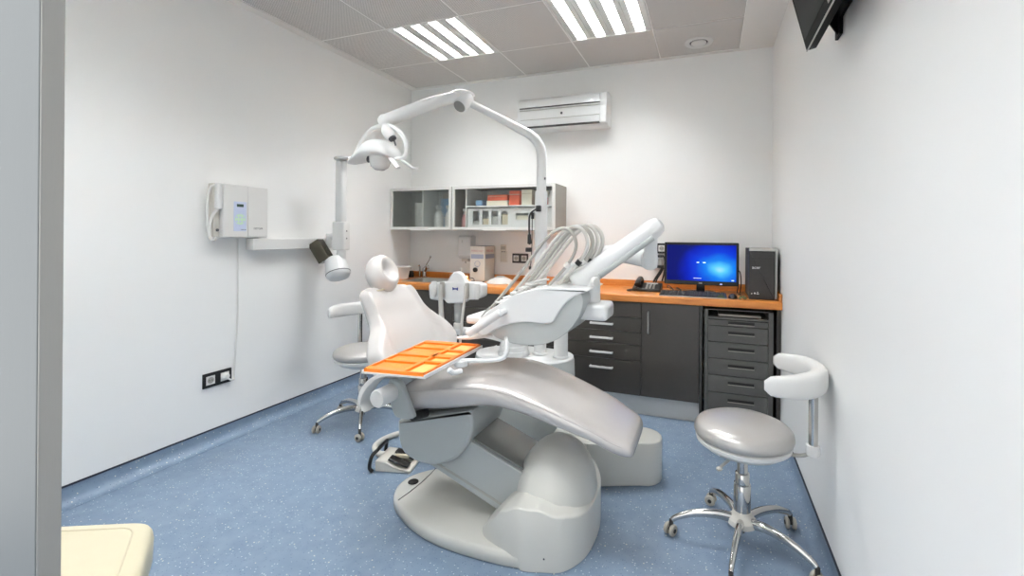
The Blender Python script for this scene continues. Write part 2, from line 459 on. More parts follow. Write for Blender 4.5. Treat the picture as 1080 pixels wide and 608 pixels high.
# coved vinyl skirting with a dark top strip
def cove(bm, x, s, y0, y1):
    prof = [(0, 0), (.062, 0), (.062, .0015)]
    for k in range(9):
        a = k/8*PI/2
        prof.append((.004+.05*(1-math.sin(a)), .0015+.05*(1-math.cos(a))))
    prof += [(.004, .088), (0, .088)]
    prism(bm, prof, lambda a, b, d: (x+s*a, d, b), y0, y1)
bm = B(); cove(bm, LX, 1, FY+.1, 3.3); bl = struct('baseboard_left', bm, 'floor', ang=25)
bm = B(); box(bm, (LX, FY+.1, .088), (LX+.006, 3.3, .096)); struct('trim_4', bm, 'navy')
bm = B(); cove(bm, RX, -1, FY+.1, 3.3); struct('baseboard_right', bm, 'floor', ang=25)
bm = B(); box(bm, (RX-.006, FY+.1, .088), (RX, 3.3, .096)); struct('trim_5', bm, 'navy')

# sliding door leaf beside the camera
bm = B(); box(bm, (-2.3, .3215, .01), (-.8125, .344, 2.2), .0008, 1); d1 = struct('door_1', bm, 'door_face')
bm = B(); box(bm, (-.8115, .3222, .01), (-.809, .3455, 2.2), .0008, 1); struct('door_edge_trim', bm, 'door_edge', d1)

# ------------------------------------------------------------------ recessed ceiling lights
def ceiling_light(i, j, label):
    x0, x1, y1, y0 = GX[i], GX[i+1], GY[j], GY[j+1]
    t = thing('ceiling_light', label, 'light', ((x0+x1)/2, (y0+y1)/2, CZ), 0, 'recessed fluorescent ceiling lights')
    b = B(); w = .012; h = .1
    for lo, hi in (((x0+.003, y0+.003, CZ-.002), (x0+w, y1-.003, CZ+h)), ((x1-w, y0+.003, CZ-.002), (x1-.003, y1-.003, CZ+h)),
                   ((x0+w, y0+.003, CZ-.002), (x1-w, y0+w, CZ+h)), ((x0+w, y1-w, CZ-.002), (x1-w, y1-.003, CZ+h)),
                   ((x0+.003, y0+.003, CZ+h), (x1-.003, y1-.003, CZ+h+.01))): box(b, lo, hi)
    part('housing', b, 'white_matte', t)
    rb = B(); lv = rb
    W = (x1-x0-2*w)/4
    for k in range(4):
        cx = x0+w+W*(k+.5); hw = W/2-.001
        # parabolic trough, open below
        prof = []
        for q in range(11):
            s = -1+2*q/10; prof.append((cx+s*hw*.5, CZ+.012+.062*(1-s*s)))
        prof2 = [(a, c+.004) for a, c in reversed(prof)]
        prism(rb, prof+prof2, XZ, y0+w, y1-w)
        box(rb, (cx-hw, y0+w, CZ+.006), (cx-hw*.48, y1-w, CZ+.014)); box(rb, (cx+hw*.48, y0+w, CZ+.006), (cx+hw, y1-w, CZ+.014))
        for q in range(14):
            yy = y0+w+.02+(y1-y0-2*w-.04)*q/13
            prism(lv, [(cx-hw*.5, CZ+.012), (cx+hw*.5, CZ+.012), (cx+hw*.36, CZ+.036), (cx-hw*.36, CZ+.036)], XZ, yy-.0006, yy+.0006)
        tb = B(); cyl(tb, (cx, y0+w+.02, CZ+.05), (cx, y1-w-.02, CZ+.05), .0125, n=10)
        part('tube', tb, 'tube', t)
    part('reflector', rb, 'reflector', t)
    return t
ceiling_light(1, 1, 'left four-tube square ceiling light set above the dental lamp')
ceiling_light(3, 1, 'right four-tube square ceiling light, cut by the top edge of the photo')
for ij, lb in (((1, 4), 'four-tube ceiling light nearer the door, on the left'), ((3, 4), 'four-tube ceiling light nearer the door, on the right')):
    ceiling_light(*ij, lb)

# round ceiling vent
t = thing('ceiling_vent', 'round white air vent in the perforated ceiling tile by the right wall', 'vent', (-.087, 3.585, CZ))
b = B(); lathe(b, [(.066, 0), (.066, -.006), (.08, -.012), (.098, -.008), (.104, 0)], (-.087, 3.585, CZ), n=48); part('rim', b, 'white_matte', t)
b = B(); lathe(b, [(0, -.016), (.048, -.014), (.056, -.008), (.054, -.002), (0, -.002)], (-.087, 3.585, CZ), n=40); part('centre_disc', b, 'white_matte', t)
b = B(); lathe(b, [(0, 0), (.066, 0), (.066, -.0015), (0, -.0015)], (-.087, 3.585, CZ), n=40); part('dark_gap', b, 'groove', t)

# ------------------------------------------------------------------ air conditioner
t = thing('air_conditioner', 'white split air conditioner high on the back wall', 'air conditioner', (-1.2, BY, 2.22))
b = B(); prof = [(BY, 2.225), (3.70, 2.225), (3.665, 2.245), (3.648, 2.30), (3.645, 2.42), (3.66, 2.48), (3.70, 2.505), (BY, 2.505)]
prism(b, rounded(prof, .012, 4), YZ, -1.60, -.80, .008); part('body', b, 'white', t)
b = B(); box(b, (-1.575, 3.640, 2.402), (-.855, 3.652, 2.412)); part('intake_slot', b, 'rubber', t)
b = B(); box(b, (-1.575, 3.640, 2.384), (-.855, 3.650, 2.389)); part('lower_intake_slot', b, 'hose_grey', t)
b = B(); box(b, (-1.57, 3.645, 2.304), (-.86, 3.656, 2.308)); part('panel_seam', b, 'hose_grey', t)
b = B(); box(b, (-1.57, 3.655, 2.238), (-.86, 3.70, 2.252), .004); part('louvre_flap', b, 'groove', t)
b = B(); cyl(b, (-1.19, 3.652, 2.343), (-1.19, 3.642, 2.343), .011, n=20); part('indicator_knob', b, 'grey_ink', t)
b = B(); box(b, (-.865, 3.646, 2.236), (-.801, 3.70, 2.49), .012); part('end_cap', b, 'white', t)

# ------------------------------------------------------------------ kitchen-like dental cabinets
FRY = 3.298
def bow_handle(bm, p0, p1, out=.03, r=.005):
    p0, p1 = V(p0), V(p1); o = V((0, -out, 0)); u = (p1-p0).normalized()*.012
    tube(bm, [p0, p0+o*.7, p0+o+u*.6, p0+o+u*1.6], r, 8, 4); tube(bm, [p1, p1+o*.7, p1+o-u*.6, p1+o-u*1.6], r, 8, 4)
    cyl(bm, p0+o+u*1.2, p1+o-u*1.2, r, n=8)
def flat_handle(bm, x0, x1, z, y=FRY):
    # wide flat chrome bar on two feet
    box(bm, (x0, y-.028, z-.008), (x1, y-.016, z+.008), .004); box(bm, (x0, y-.02, z-.006), (x0+.012, y+.001, z+.006), .002); box(bm, (x1-.012, y-.02, z-.006), (x1, y+.001, z+.006), .002)
def carcass(t, x0, x1, z0=.14, z1=.822):
    b = B(); box(b, (x0, FRY+.0195, z0), (x1, 3.825, z1)); part('carcass', b, 'dark_body', t)
def front(t, name, x0, x1, z0, z1, m='dark_front'):
    b = B(); box(b, (x0+.0018, FRY, z0+.0018), (x1-.0018, FRY+.018, z1-.0018), .0015, 1); return part(name, b, m, t)

t = thing('sink_cabinet', 'dark two-door base cabinet under the sink in the left corner', 'cabinet', (-2.43, 3.55, .14))
carcass(t, LX+.002, -2.03, z1=.755)
for x0, x1, hx in ((LX+.004, -2.44, -2.48), (-2.44, -2.03, -2.40)):
    d = front(t, 'door', x0, x1, .142, .82)
    b = B(); box(b, (hx-.007, FRY-.028, .60), (hx+.007, FRY-.016, .74), .003); box(b, (hx-.005, FRY-.02, .605), (hx+.005, FRY+.001, .62)); box(b, (hx-.005, FRY-.02, .72), (hx+.005, FRY+.001, .735))
    part('door_handle', b, 'black', d)
def drawer_cabinet(x0, x1, cuts, hx0, hx1, hz, label):
    t = thing('drawer_cabinet', label, 'cabinet', ((x0+x1)/2, 3.55, .14), 0, 'dark drawer cabinets under the worktop')
    carcass(t, x0, x1)
    for (z1, z0), z in zip(zip(cuts, cuts[1:]), hz):
        f = front(t, 'drawer', x0, x1, z0, z1)
        b = B(); flat_handle(b, hx0, hx1, z); part('drawer_handle', b, 'alu', f)
drawer_cabinet(-2.03, -1.06, [.82, .70, .575, .44, .142], -1.62, -1.46, [.765, .655, .535, .40], 'dark drawer cabinet half hidden behind the delivery unit, next to the sink cabinet')
drawer_cabinet(-1.06, -.457, [.82, .705, .60, .507, .39, .142], -.835, -.66, [.757, .651, .546, .44, .328], 'dark five-drawer cabinet with chrome bar handles right of the delivery unit')
t = thing('door_cabinet', 'dark single-door cabinet with vertical bar handle left of the drawer cart', 'cabinet', (-.25, 3.55, .14))
carcass(t, -.457, -.06)
d = front(t, 'door', -.457, -.06, .142, .82)
b = B(); bow_handle(b, (-.406, FRY, .605), (-.406, FRY, .755), .025, .006); part('door_handle', b, 'steel', d)
b = B(); box(b, (-.058, FRY, .0), (-.042, 3.82, .822)); solo('side_panel', b, 'dark_body', 'narrow dark upright panel left of the drawer cart', 'panel', (-.05, 3.5, 0))
b = B(); box(b, (.424, FRY+.03, .0), (.448, 3.82, .822)); solo('side_panel', b, 'dark_front', 'narrow dark upright panel against the right wall', 'panel', (.436, 3.5, 0))
b = B(); box(b, (LX+.063, 3.335, 0), (-.06, 3.35, .138)); box(b, (LX+.063, 3.330, 0), (-.06, 3.335, .012), .002); solo('plinth', b, 'steel_plinth', 'long brushed steel plinth under the dark cabinets', 'plinth', (-1.4, 3.342, 0))

# mobile drawer cart with recessed handles
cx0, cx1, cy = -.026, .402, 3.305
t = thing('drawer_cart', 'dark grey drawer cart with recessed grips under the computer', 'drawer cart', (.19, 3.55, 0))
b = B()
box(b, (cx0, cy, .035), (cx0+.022, 3.80, .80), .002); box(b, (cx1-.03, cy, .035), (cx1, 3.80, .80), .002)
box(b, (cx0+.022, 3.78, .035), (cx1-.03, 3.80, .80)); box(b, (cx0+.022, cy+.01, .035), (cx1-.03, 3.78, .06))
box(b, (cx0+.022, cy+.004, .735), (cx1-.03, 3.78, .75)); box(b, (cx0+.022, cy+.02, .795), (cx1-.03, 3.78, .80))
part('body', b, 'cart_front', t)
cuts = [.733, .69, .58, .467, .352, .235, .06]
for z1, z0 in zip(cuts, cuts[1:]):
    z1 -= .002; z0 += .002
    zc = (z0*.42+z1*.58) if z1-z0 > .06 else (z0+z1)/2
    if z1-z0 > .15: zc = .185
    gx0, gx1, gh = .125, .29, .012
    b = B()                                  # front with a recessed slot: four pieces and the hollow
    X0, X1 = cx0+.024, cx1-.032
    box(b, (X0, cy+.002, z0), (gx0, cy+.02, z1)); box(b, (gx1, cy+.002, z0), (X1, cy+.02, z1))
    box(b, (gx0, cy+.002, zc+gh), (gx1, cy+.02, z1)); box(b, (gx0, cy+.002, z0), (gx1, cy+.02, zc-gh))
    box(b, (X0+.002, cy+.02, z0+.003), (X1-.002, 3.76, z1-.003))
    f = part('drawer', b, 'cart_front', t)
    b = B(); box(b, (gx0, cy+.0185, zc-gh), (gx1, cy+.0199, zc+gh)); part('recessed_grip', b, 'groove', f)
    b = B(); prism(b, [(cy+.001, zc-gh), (cy+.014, zc-gh), (cy+.001, zc-gh+.006)], YZ, gx0, gx1); part('grip_lip', b, 'cab_side', f)
for x in (cx0+.04, cx1-.045):
    for y in (3.36, 3.74):
        b = B(); lathe(b, [(0, -.012), (.0165, -.012), (.0175, -.008), (.0175, .008), (.0165, .012), (0, .012)], (x, y, .0175), (1, 0, 0), 16); part('caster', b, 'rubber', t)
b = B(); box(b, (.06, 3.34, .7505), (.33, 3.6, .768), .004); box(b, (.07, 3.336, .755), (.20, 3.342, .762))
solo('flat_device', b, 'cab_side', 'flat silver device lying in the open top slot of the drawer cart', 'device', (.2, 3.47, .7505))

# worktop with an opening for the sink
SX0, SX1, SY0, SY1 = -2.62, -2.17, 3.40, 3.72
b = B(); z0, z1 = .823, .875
prism(b, rounded([(3.281, z0), (3.281, z1), (SY0, z1), (SY0, z0)], [.003, .012, 0, 0], 4), YZ, LX+.001, RX-.001)
box(b, (LX+.001, SY1, z0), (RX-.001, BY-.001, z1)); box(b, (LX+.001, SY0, z0), (SX0, SY1, z1)); box(b, (SX1, SY0, z0), (RX-.001, SY1, z1))
wt = solo('worktop', b, 'wood', 'long orange wood worktop along the back wall', 'worktop', (-1.2, 3.56, .823))
b = B(); box(b, (LX+.001, 3.822, .875), (RX-.001, BY-.001, .93), .003); part('back_upstand', b, 'wood', wt)
b = B(); box(b, (RX-.016, 3.285, .875), (RX-.001, 3.822, .925), .003); part('side_upstand', b, 'wood', wt)
# sink
t = thing('sink', 'inset steel sink in the left end of the orange worktop', 'sink', ((SX0+SX1)/2, 3.56, .875))
b = B()
r0 = rounded([(SX0-.015, SY0-.015), (SX1+.015, SY0-.015), (SX1+.015, SY1+.015), (SX0-.015, SY1+.015)], .05, 6)
r1 = rounded([(SX0+.012, SY0+.012), (SX1-.012, SY0+.012), (SX1-.012, SY1-.012), (SX0+.012, SY1-.012)], .05, 6)
r2 = rounded([(SX0+.03, SY0+.03), (SX1-.03, SY0+.03), (SX1-.03, SY1-.03), (SX0+.03, SY1-.03)], .05, 6)
loft(b, [[(x, y, .8755) for x, y in r0], [(x, y, .879) for x, y in r0], [(x, y, .879) for x, y in r1], [(x, y, .76) for x, y in r2]], False)
t2 = bmesh.new(); t2.faces.new([t2.verts.new((x, y, .76)) for x, y in r2]); merge(b, t2)
part('basin', b, 'steel', t)
b = B(); lathe(b, [(0, 0), (.03, 0), (.032, .003), (.026, .004), (0, .003)], ((SX0+SX1)/2, 3.56, .761), n=24); part('drain', b, 'chrome', t)
# tap
t = thing('tap', 'chrome lever tap behind the steel sink', 'tap', (-2.64, 3.775, .879))
b = B(); lathe(b, [(0, 0), (.026, 0), (.026, .006), (.02, .01), (.019, .085), (.016, .095), (0, .095)], (-2.64, 3.775, .8765), n=24); part('tap_body', b, 'chrome', t)
b = B(); tube(b, [(-2.64, 3.775, .93), (-2.60, 3.745, .965), (-2.555, 3.70, .995), (-2.53, 3.675, .995), (-2.525, 3.668, .975)], .011, 12); part('spout', b, 'chrome', t)
b = B(); tube(b, [(-2.64, 3.775, .965), (-2.62, 3.775, 1.0), (-2.59, 3.775, 1.045), (-2.575, 3.775, 1.075)], [.012, .006, .005, .006], 10); ell(b, (-2.573, 3.775, 1.08), (.013, .008, .014), 12); part('lever', b, 'chrome', t)
b = B(); cyl(b, (-2.70, 3.785, .8765), (-2.70, 3.785, .985), .011, n=16); tube(b, [(-2.70, 3.785, .98), (-2.69, 3.76, 1.0), (-2.68, 3.735, .99)], .005, 8)
solo('dispenser_nozzle', b, 'chrome', 'thin upright chrome nozzle just left of the tap', 'dispenser', (-2.70, 3.785, .8765))
# white tub and little dark jar in the corner
t = thing('tub', 'white plastic tub with wide rim behind the headrest, at the left end of the worktop', 'tub', (-2.74, 3.55, .875))
b = B(); lathe(b, [(0, 0), (.055, 0), (.06, .004), (.078, .11), (.074, .11), (.057, .008), (0, .008)], (-2.76, 3.58, .8752), n=32); part('bowl', b, 'white_matte', t)
b = B(); lathe(b, [(.076, .105), (.094, .105), (.096, .11), (.094, .118), (.074, .118)], (-2.76, 3.58, .8752), n=32); part('rim', b, 'white_matte', t)
b = B(); lathe(b, [(0, 0), (.024, 0), (.026, .004), (.026, .045), (.02, .05), (.02, .062), (0, .062)], (-2.785, 3.76, .8752), n=20); solo('small_jar', b, 'smoke_plastic', 'small dark jar behind the white tub', 'jar', (-2.785, 3.76, .8752))

# ------------------------------------------------------------------ upper cabinets
def upper(x0, x1, glass, label, hx0, hx1):
    z0, z1, y0 = 1.342, 1.733, 3.52
    t = thing('wall_cabinet', label, 'wall cabinet', ((x0+x1)/2, 3.68, z0), 0, 'glass-fronted wall cabinets')
    b = B(); s = .014
    box(b, (x0, y0+.022, z0), (x0+s, BY-.001, z1), .001, 1); box(b, (x1-s, y0+.022, z0), (x1, BY-.001, z1), .001, 1)
    box(b, (x0+s, y0+.022, z0), (x1-s, BY-.001, z0+s)); box(b, (x0+s, y0+.022, z1-s), (x1-s, BY-.001, z1)); box(b, (x0+s, BY-.01, z0+s), (x1-s, BY-.001, z1-s))
    part('carcass', b, 'cab_side', t)
    b = B(); f = .026
    box(b, (x0+.001, y0, z0), (x0+f, y0+.02, z1), .002, 1); box(b, (x1-f, y0, z0), (x1-.001, y0+.02, z1), .002, 1)
    box(b, (x0+f, y0, z0), (x1-f, y0+.02, z0+f), .002, 1); box(b, (x0+f, y0, z1-f), (x1-f, y0+.02, z1), .002, 1)
    d = part('door_frame', b, 'alu', t)
    b = B(); box(b, (x0+f-.004, y0+.008, z0+f-.004), (x1-f+.004, y0+.012, z1-f+.004)); part('glass_pane', b, glass, d)
    b = B(); box(b, (hx0, y0-.014, z0-.006), (hx1, y0+.004, z0+.002), .002); part('door_handle', b, 'alu', d)
    return t
uL = upper(LX+.003, -2.186, 'frosted', 'left frosted-glass wall cabinet above the sink', -2.62, -2.42)
uR = upper(-2.178, -1.20, 'glass', 'right glass-fronted wall cabinet holding orange boxes above the worktop', -1.86, -1.64)
b = B(); box(b, (-2.522, 3.56, 1.3565), (-2.508, 3.828, 1.7185)); part('divider', b, 'alu', uL)
b = B(); box(b, (-2.062, 3.56, 1.3565), (-2.048, 3.828, 1.7185)); part('divider', b, 'alu', uR)
b = B(); box(b, (-2.048, 3.55, 1.546), (-1.2145, 3.828, 1.558)); part('shelf', b, 'white_matte', uR)
ZF = 1.3563
# contents
b = B(); lathe(b, [(0, 0), (.062, 0), (.065, .004), (.065, .24), (.06, .246), (.02, .246), (.02, .2), (0, .2)], (-2.615, 3.70, ZF), n=32)
solo('paper_roll', b, 'white_matte', 'tall white paper roll behind the left frosted cabinet door', 'paper roll', (-2.615, 3.70, ZF))
def bottle(x, y, z, s, m, label, group=None):
    t = thing('spray_bottle', label, 'bottle', (x, y, z), 0, group)
    b = B(); lathe(b, [(0, 0), (.036*s, 0), (.04*s, .005), (.041*s, .1*s), (.03*s, .14*s), (.014*s, .165*s), (.013*s, .175*s), (0, .175*s)], (x, y, z), n=24); part('bottle_body', b, m, t)
    b = B(); box(b, (x-.012*s, y-.045*s, z+.175*s), (x+.012*s, y+.03*s, z+.205*s), .006); box(b, (x-.005*s, y-.035*s, z+.145*s), (x+.005*s, y-.026*s, z+.18*s), .002); part('trigger_head', b, 'white_matte', t)
bottle(-2.40, 3.66, ZF, 1.05, 'white_matte', 'left white spray bottle behind the left frosted door')
bottle(-2.285, 3.66, ZF, 1.05, 'white_matte', 'right white spray bottle behind the left frosted door')
b = B(); box(b, (-2.44, 3.745, ZF), (-2.22, 3.82, ZF+.29), .01); solo('blue_pack', b, 'blue_pack', 'pale blue pack standing behind the two spray bottles', 'pack', (-2.33, 3.78, ZF))
bottle(-2.115, 3.66, ZF, .9, 'pinkish', 'pinkish bottle at the left end of the right wall cabinet')
# white drawer organiser with window fronts
t = thing('drawer_organiser', 'white organiser with small windows in the right wall cabinet', 'organiser', (-1.64, 3.66, ZF))
ox0, ox1, oz0, oz1, oy0, oy1 = -2.04, -1.235, ZF, 1.536, 3.565, 3.72
wins = [(-1.99, -1.925), (-1.895, -1.83), (-1.805, -1.74), (-1.71, -1.645)]
wide = [(-1.57, -1.455), (-1.43, -1.315)]
b = B(); xs = ox0
for w0, w1, zz0, zz1 in [(a, c, oz0+.035, oz1-.025) for a, c in wins]+[(a, c, oz0+.075, oz1-.045) for a, c in wide]:
    box(b, (xs, oy0, oz0), (w0, oy0+.006, oz1)); box(b, (w0, oy0, oz0), (w1, oy0+.006, zz0)); box(b, (w0, oy0, zz1), (w1, oy0+.006, oz1)); xs = w1
box(b, (xs, oy0, oz0), (ox1, oy0+.006, oz1))
box(b, (ox0, oy0+.006, oz0), (ox0+.004, oy1, oz1)); box(b, (ox1-.004, oy0+.006, oz0), (ox1, oy1, oz1)); box(b, (ox0, oy0+.006, oz1-.004), (ox1, oy1, oz1)); box(b, (ox0+.004, oy1-.004, oz0), (ox1-.004, oy1, oz1-.004)); box(b, (ox0+.004, oy0+.006, oz0), (ox1-.004, oy1-.004, oz0+.004))
part('case', b, 'white_matte', t)
for k, (a, c) in enumerate(wins):
    b = B(); box(b, (a-.004, oy0+.02, oz0+.0045), (c+.004, oy0+.09, oz0+.07+.02*k), .004); part('refill', b, 'beige' if k % 2 else 'cab_inner', t)
for a, c in wide:
    b = B(); box(b, (a-.004, oy0+.02, oz0+.0045), (c+.004, oy0+.09, oz1-.065), .004); part('refill', b, 'cream_box', t)
ZS = 1.5583
def carton(x0, x1, y0, y1, z0, h, m, label, lid=None):
    b = B(); box(b, (x0, y0, z0), (x1, y1, z0+h), .002, 1)
    o = solo('carton', b, m, label, 'box', ((x0+x1)/2, (y0+y1)/2, z0))
    b = B(); box(b, (x0-.001, y0-.001, z0+h*.72), (x1+.001, y0+.0004, z0+h*.76)); part('lid_seam', b, 'beige', o)
carton(-1.86, -1.655, 3.58, 3.70, ZS, .045, 'cream_box', 'flat cream box under the flat orange box on the cabinet shelf')
carton(-1.855, -1.66, 3.585, 3.695, ZS+.0453, .05, 'orange_box', 'flat orange box lying on a cream box on the cabinet shelf')
carton(-1.64, -1.545, 3.58, 3.69, ZS, .128, 'orange_box', 'upright orange box left of the tall cream box on the cabinet shelf')
carton(-1.525, -1.43, 3.58, 3.69, ZS, .135, 'cream_box', 'tall cream box on the cabinet shelf')
carton(-1.395, -1.29, 3.57, 3.66, ZS, .062, 'orange_box', 'small orange box in front of the beige jar on the cabinet shelf')
b = B(); lathe(b, [(0, 0), (.045, 0), (.048, .004), (.048, .085), (.03, .11), (.03, .135), (0, .135)], (-1.36, 3.73, ZS), n=24); solo('jar', b, 'beige', 'beige jar behind the small orange box on the cabinet shelf', 'jar', (-1.36, 3.73, ZS))
b = B(); box(b, (-1.985, 3.60, ZS), (-1.91, 3.70, ZS+.055), .012); solo('small_pack', b, 'blue_pack', 'small pale blue pack left of the flat boxes on the cabinet shelf', 'pack', (-1.95, 3.65, ZS))
b = B(); lathe(b, [(0, 0), (.028, 0), (.03, .004), (.03, .07), (.012, .1), (.012, .12), (0, .12)], (-1.255, 3.60, ZS), n=20); solo('small_bottle', b, 'white_matte', 'small white bottle at the right end of the cabinet shelf', 'bottle', (-1.255, 3.60, ZS))

# ------------------------------------------------------------------ things on and above the worktop
t = thing('soap_dispenser', 'white soap dispenser on the back wall under the cabinets', 'dispenser', (-2.17, BY, 1.045))
b = B(); prism(b, rounded([(BY-.001, 1.075), (3.76, 1.07), (3.735, 1.10), (3.735, 1.27), (3.75, 1.292), (BY-.001, 1.292)], .015, 4), YZ, -2.245, -2.105, .012, 3); part('cover', b, 'white', t)
b = B(); prism(b, [(3.75, 1.048), (3.80, 1.045), (3.80, 1.072), (3.745, 1.072)], YZ, -2.21, -2.14, .004); part('push_bar', b, 'offwhite', t)
b = B(); cyl(b, (-2.175, 3.77, 1.03), (-2.175, 3.77, 1.05), .008, n=12); part('nozzle', b, 'hose_grey', t)
b = B(); box(b, (-2.20, 3.7335, 1.225), (-2.19, 3.736, 1.25), .001); part('level_window', b, 'lens', t)

t = thing('mouthwash_box', 'white dispenser box with a black knob and blue band on the worktop', 'box', (-1.95, 3.64, .8755), math.radians(0))
bx0, bx1, by0, by1, bz0, bz1 = -2.035, -1.885, 3.60, 3.80, .885, 1.197
b = B(); box(b, (bx0, by0, bz0), (bx1, by1, bz1), .004, 2); part('case', b, 'offwhite', t)
b = B()
for x in (bx0+.02, bx1-.02):
    for y in (by0+.02, by1-.02): cyl(b, (x, y, .8753), (x, y, .886), .011, n=12)
part('feet', b, 'rubber', t)
b = B(); box(b, (bx0+.012, by0-.0012, 1.085), (bx1-.012, by0+.0005, 1.125)); box(b, (bx1-.0005, by0+.012, 1.085), (bx1+.0012, by1-.012, 1.125)); part('label_band', b, 'slate_ink', t)
part('lettering', text_bm('PERIO\u00b7AID', .026, at((-1.96, by0-.001, 1.154))), 'pink_ink', t)
part('side_lettering', text_bm('PERIO\u00b7AID', .03, at((bx1+.0006, 3.70, 1.154), Matrix(((0, 0, 1), (1, 0, 0), (0, 1, 0))).to_4x4())), 'pink_ink', t)
b = B(); cyl(b, (-1.975, by0+.001, .985), (-1.975, by0-.018, .985), .021, n=24); part('knob', b, 'black', t)
b = B(); t2 = [( -1.958+.026*math.cos(a), by0-.0008, 1.038+.026*math.sin(a)) for a in [k*PI/8 for k in range(17)]]
tube(b, t2[:-1], .0022, 6, 2, closed=True); tube(b, [(-1.985, by0-.0008, 1.05), (-1.978, by0-.0008, 1.02), (-1.94, by0-.0008, 1.02), (-1.931, by0-.0008, 1.05)], .002, 6, 3); part('cup_drawing', b, 'slate_ink', t)
b = B(); box(b, (bx0+.004, by0+.004, bz1), (bx1-.004, by1-.004, bz1+.003), .001); part('lid_plate', b, 'grey_ink', t)

# burner with a warm glow
t = thing('spirit_lamp', 'small glowing spirit lamp in front of the dispenser box', 'lamp', (-1.985, 3.46, .875))
b = B(); lathe(b, [(0, 0), (.034, 0), (.038, .006), (.03, .03), (.014, .04), (.012, .05), (0, .05)], (-1.985, 3.46, .8753), n=24); part('glass_body', b, 'tray_light', t)
b = B(); lathe(b, [(0, .0), (.008, .003), (.010, .010), (.006, .018), (0, .024)], (-1.985, 3.46, .922), n=12); part('flame', b, 'flame', t)
b = B()
for a in range(3):
    c, s = math.cos(a*2.1+.6), math.sin(a*2.1+.6)
    tube(b, [(-1.985+.066*c, 3.46+.066*s, .8753+.004), (-1.985+.06*c, 3.46+.06*s, .915), (-1.985+.03*c, 3.46+.03*s, .925)], .004, 6, 4)
part('wire_stand', b, 'black', t)
b = B(); tube(b, [(-2.02, 3.44, .885), (-2.03, 3.44, .95), (-2.03, 3.44, 1.0)], .004, 8); ell(b, (-2.03, 3.44, 1.005), (.008, .008, .012), 10); part('upright_pin', b, 'white_matte', t)

# silver dish
t = thing('steel_dish', 'low silver dish upside down on the worktop beside the dispenser box', 'dish', (-1.735, 3.60, .875))
b = B(); lathe(b, [(.125, 0), (.128, .004), (.10, .026), (.055, .048), (.02, .056), (0, .057)], (-1.735, 3.62, .8753), n=40); part('dome', b, 'alu', t)
b = B(); box(b, (-1.765, 3.59, .9318), (-1.705, 3.65, .936), .001); part('label_plate', b, 'hose_grey', t)

t = thing('wall_mounted_remote', 'white remote control in a wall holder left of the double socket', 'remote control', (-1.805, BY, 1.045))
b = B(); box(b, (-1.842, BY-.012, 1.045), (-1.768, BY-.001, 1.15), .003); part('holder', b, 'white_matte', t)
b = B(); box(b, (-1.835, BY-.026, 1.055), (-1.775, BY-.0122, 1.212), .006); part('case', b, 'offwhite', t)
b = B(); box(b, (-1.828, BY-.0272, 1.165), (-1.782, BY-.0255, 1.195)); part('display', b, 'hose_grey', t)
b = B()
for k in range(3): box(b, (-1.822+.015*k, BY-.028, 1.14), (-1.812+.015*k, BY-.0255, 1.148), .001)
part('buttons', b, 'grey_ink', t)

def socket_plate(name, label, o, ax, n, w, h, ins='white_matte'):
    """o: centre on the wall; ax: along-wall unit vector; plate w x h"""
    o = V(o); ax = V(ax); nn = V((0, 0, 1)).cross(ax); 
    if nn.dot(V((-1.2, 2, 1))-o) < 0: nn = -nn
    mt = Matrix((ax, nn, V((0, 0, 1)))).transposed().to_4x4(); mt.translation = o
    t = thing(name, label, 'socket', o)
    b = B(); box(b, (-w/2, .0005, -h/2), (w/2, .011, h/2), .003, mtx=mt); part('plate', b, 'black', t)
    for k in range(n):
        xc = (-w/2)+w*(k+.5)/n
        b = B(); box(b, (xc-.026, .0105, -.026), (xc+.026, .0128, .026), .001, mtx=mt); f = part('insert', b, ins, t)
        b = B(); t2 = bmesh.new(); merge(b, t2)
        lathe(b, [(0, .0), (.019, 0), (.019, .0006), (0, .0006)], (0, 0, 0), (0, 0, 1), 24); b.transform(mt @ Matrix.Translation((xc, .0128, 0)) @ Matrix.Rotation(-PI/2, 4, 'X'))
        part('well', b, 'hose_grey', f)
        b = B()
        for dx in (-.008, .008): cyl(b, (dx, 0, 0), (dx, 0, .001), .003, n=8, bev=0)
        b.transform(mt @ Matrix.Translation((xc, .0133, 0)) @ Matrix.Rotation(-PI/2, 4, 'X')); part('pin_holes', b, 'black', f)
    return t, mt
socket_plate('wall_socket', 'black double socket on the back wall under the right wall cabinet', (-1.64, BY, 1.086), (1, 0, 0), 2, .158, .088)
socket_plate('wall_socket', 'black socket plate half hidden behind the monitor', (-.33, BY, 1.20), (1, 0, 0), 2, .16, .085)
lt, mt = socket_plate('wall_socket', 'black double socket low on the left wall with a white plug in it', (LX, 1.927, .400), (0, 1, 0), 2, .172, .088)
t = thing('power_plug', 'white plug and lead in the low left-wall socket', 'plug', (LX+.014, 1.965, .40))
b = B(); cyl(b, (LX+.0138, 1.968, .402), (LX+.038, 1.968, .402), .023, .018, n=20, bev=.004); part('plug_body', b, 'white_matte', t)
b = B(); tube(b, [(LX+.034, 1.968, .395), (LX+.042, 1.985, .377), (LX+.03, 2.012, .37), (LX+.012, 2.027, .40), (LX+.006, 2.040, .55), (LX+.006, 2.052, .8), (LX+.006, 2.05, 1.05), (LX+.01, 2.045, 1.262)], .0055, 8, 10); part('lead', b, 'white_matte', t)
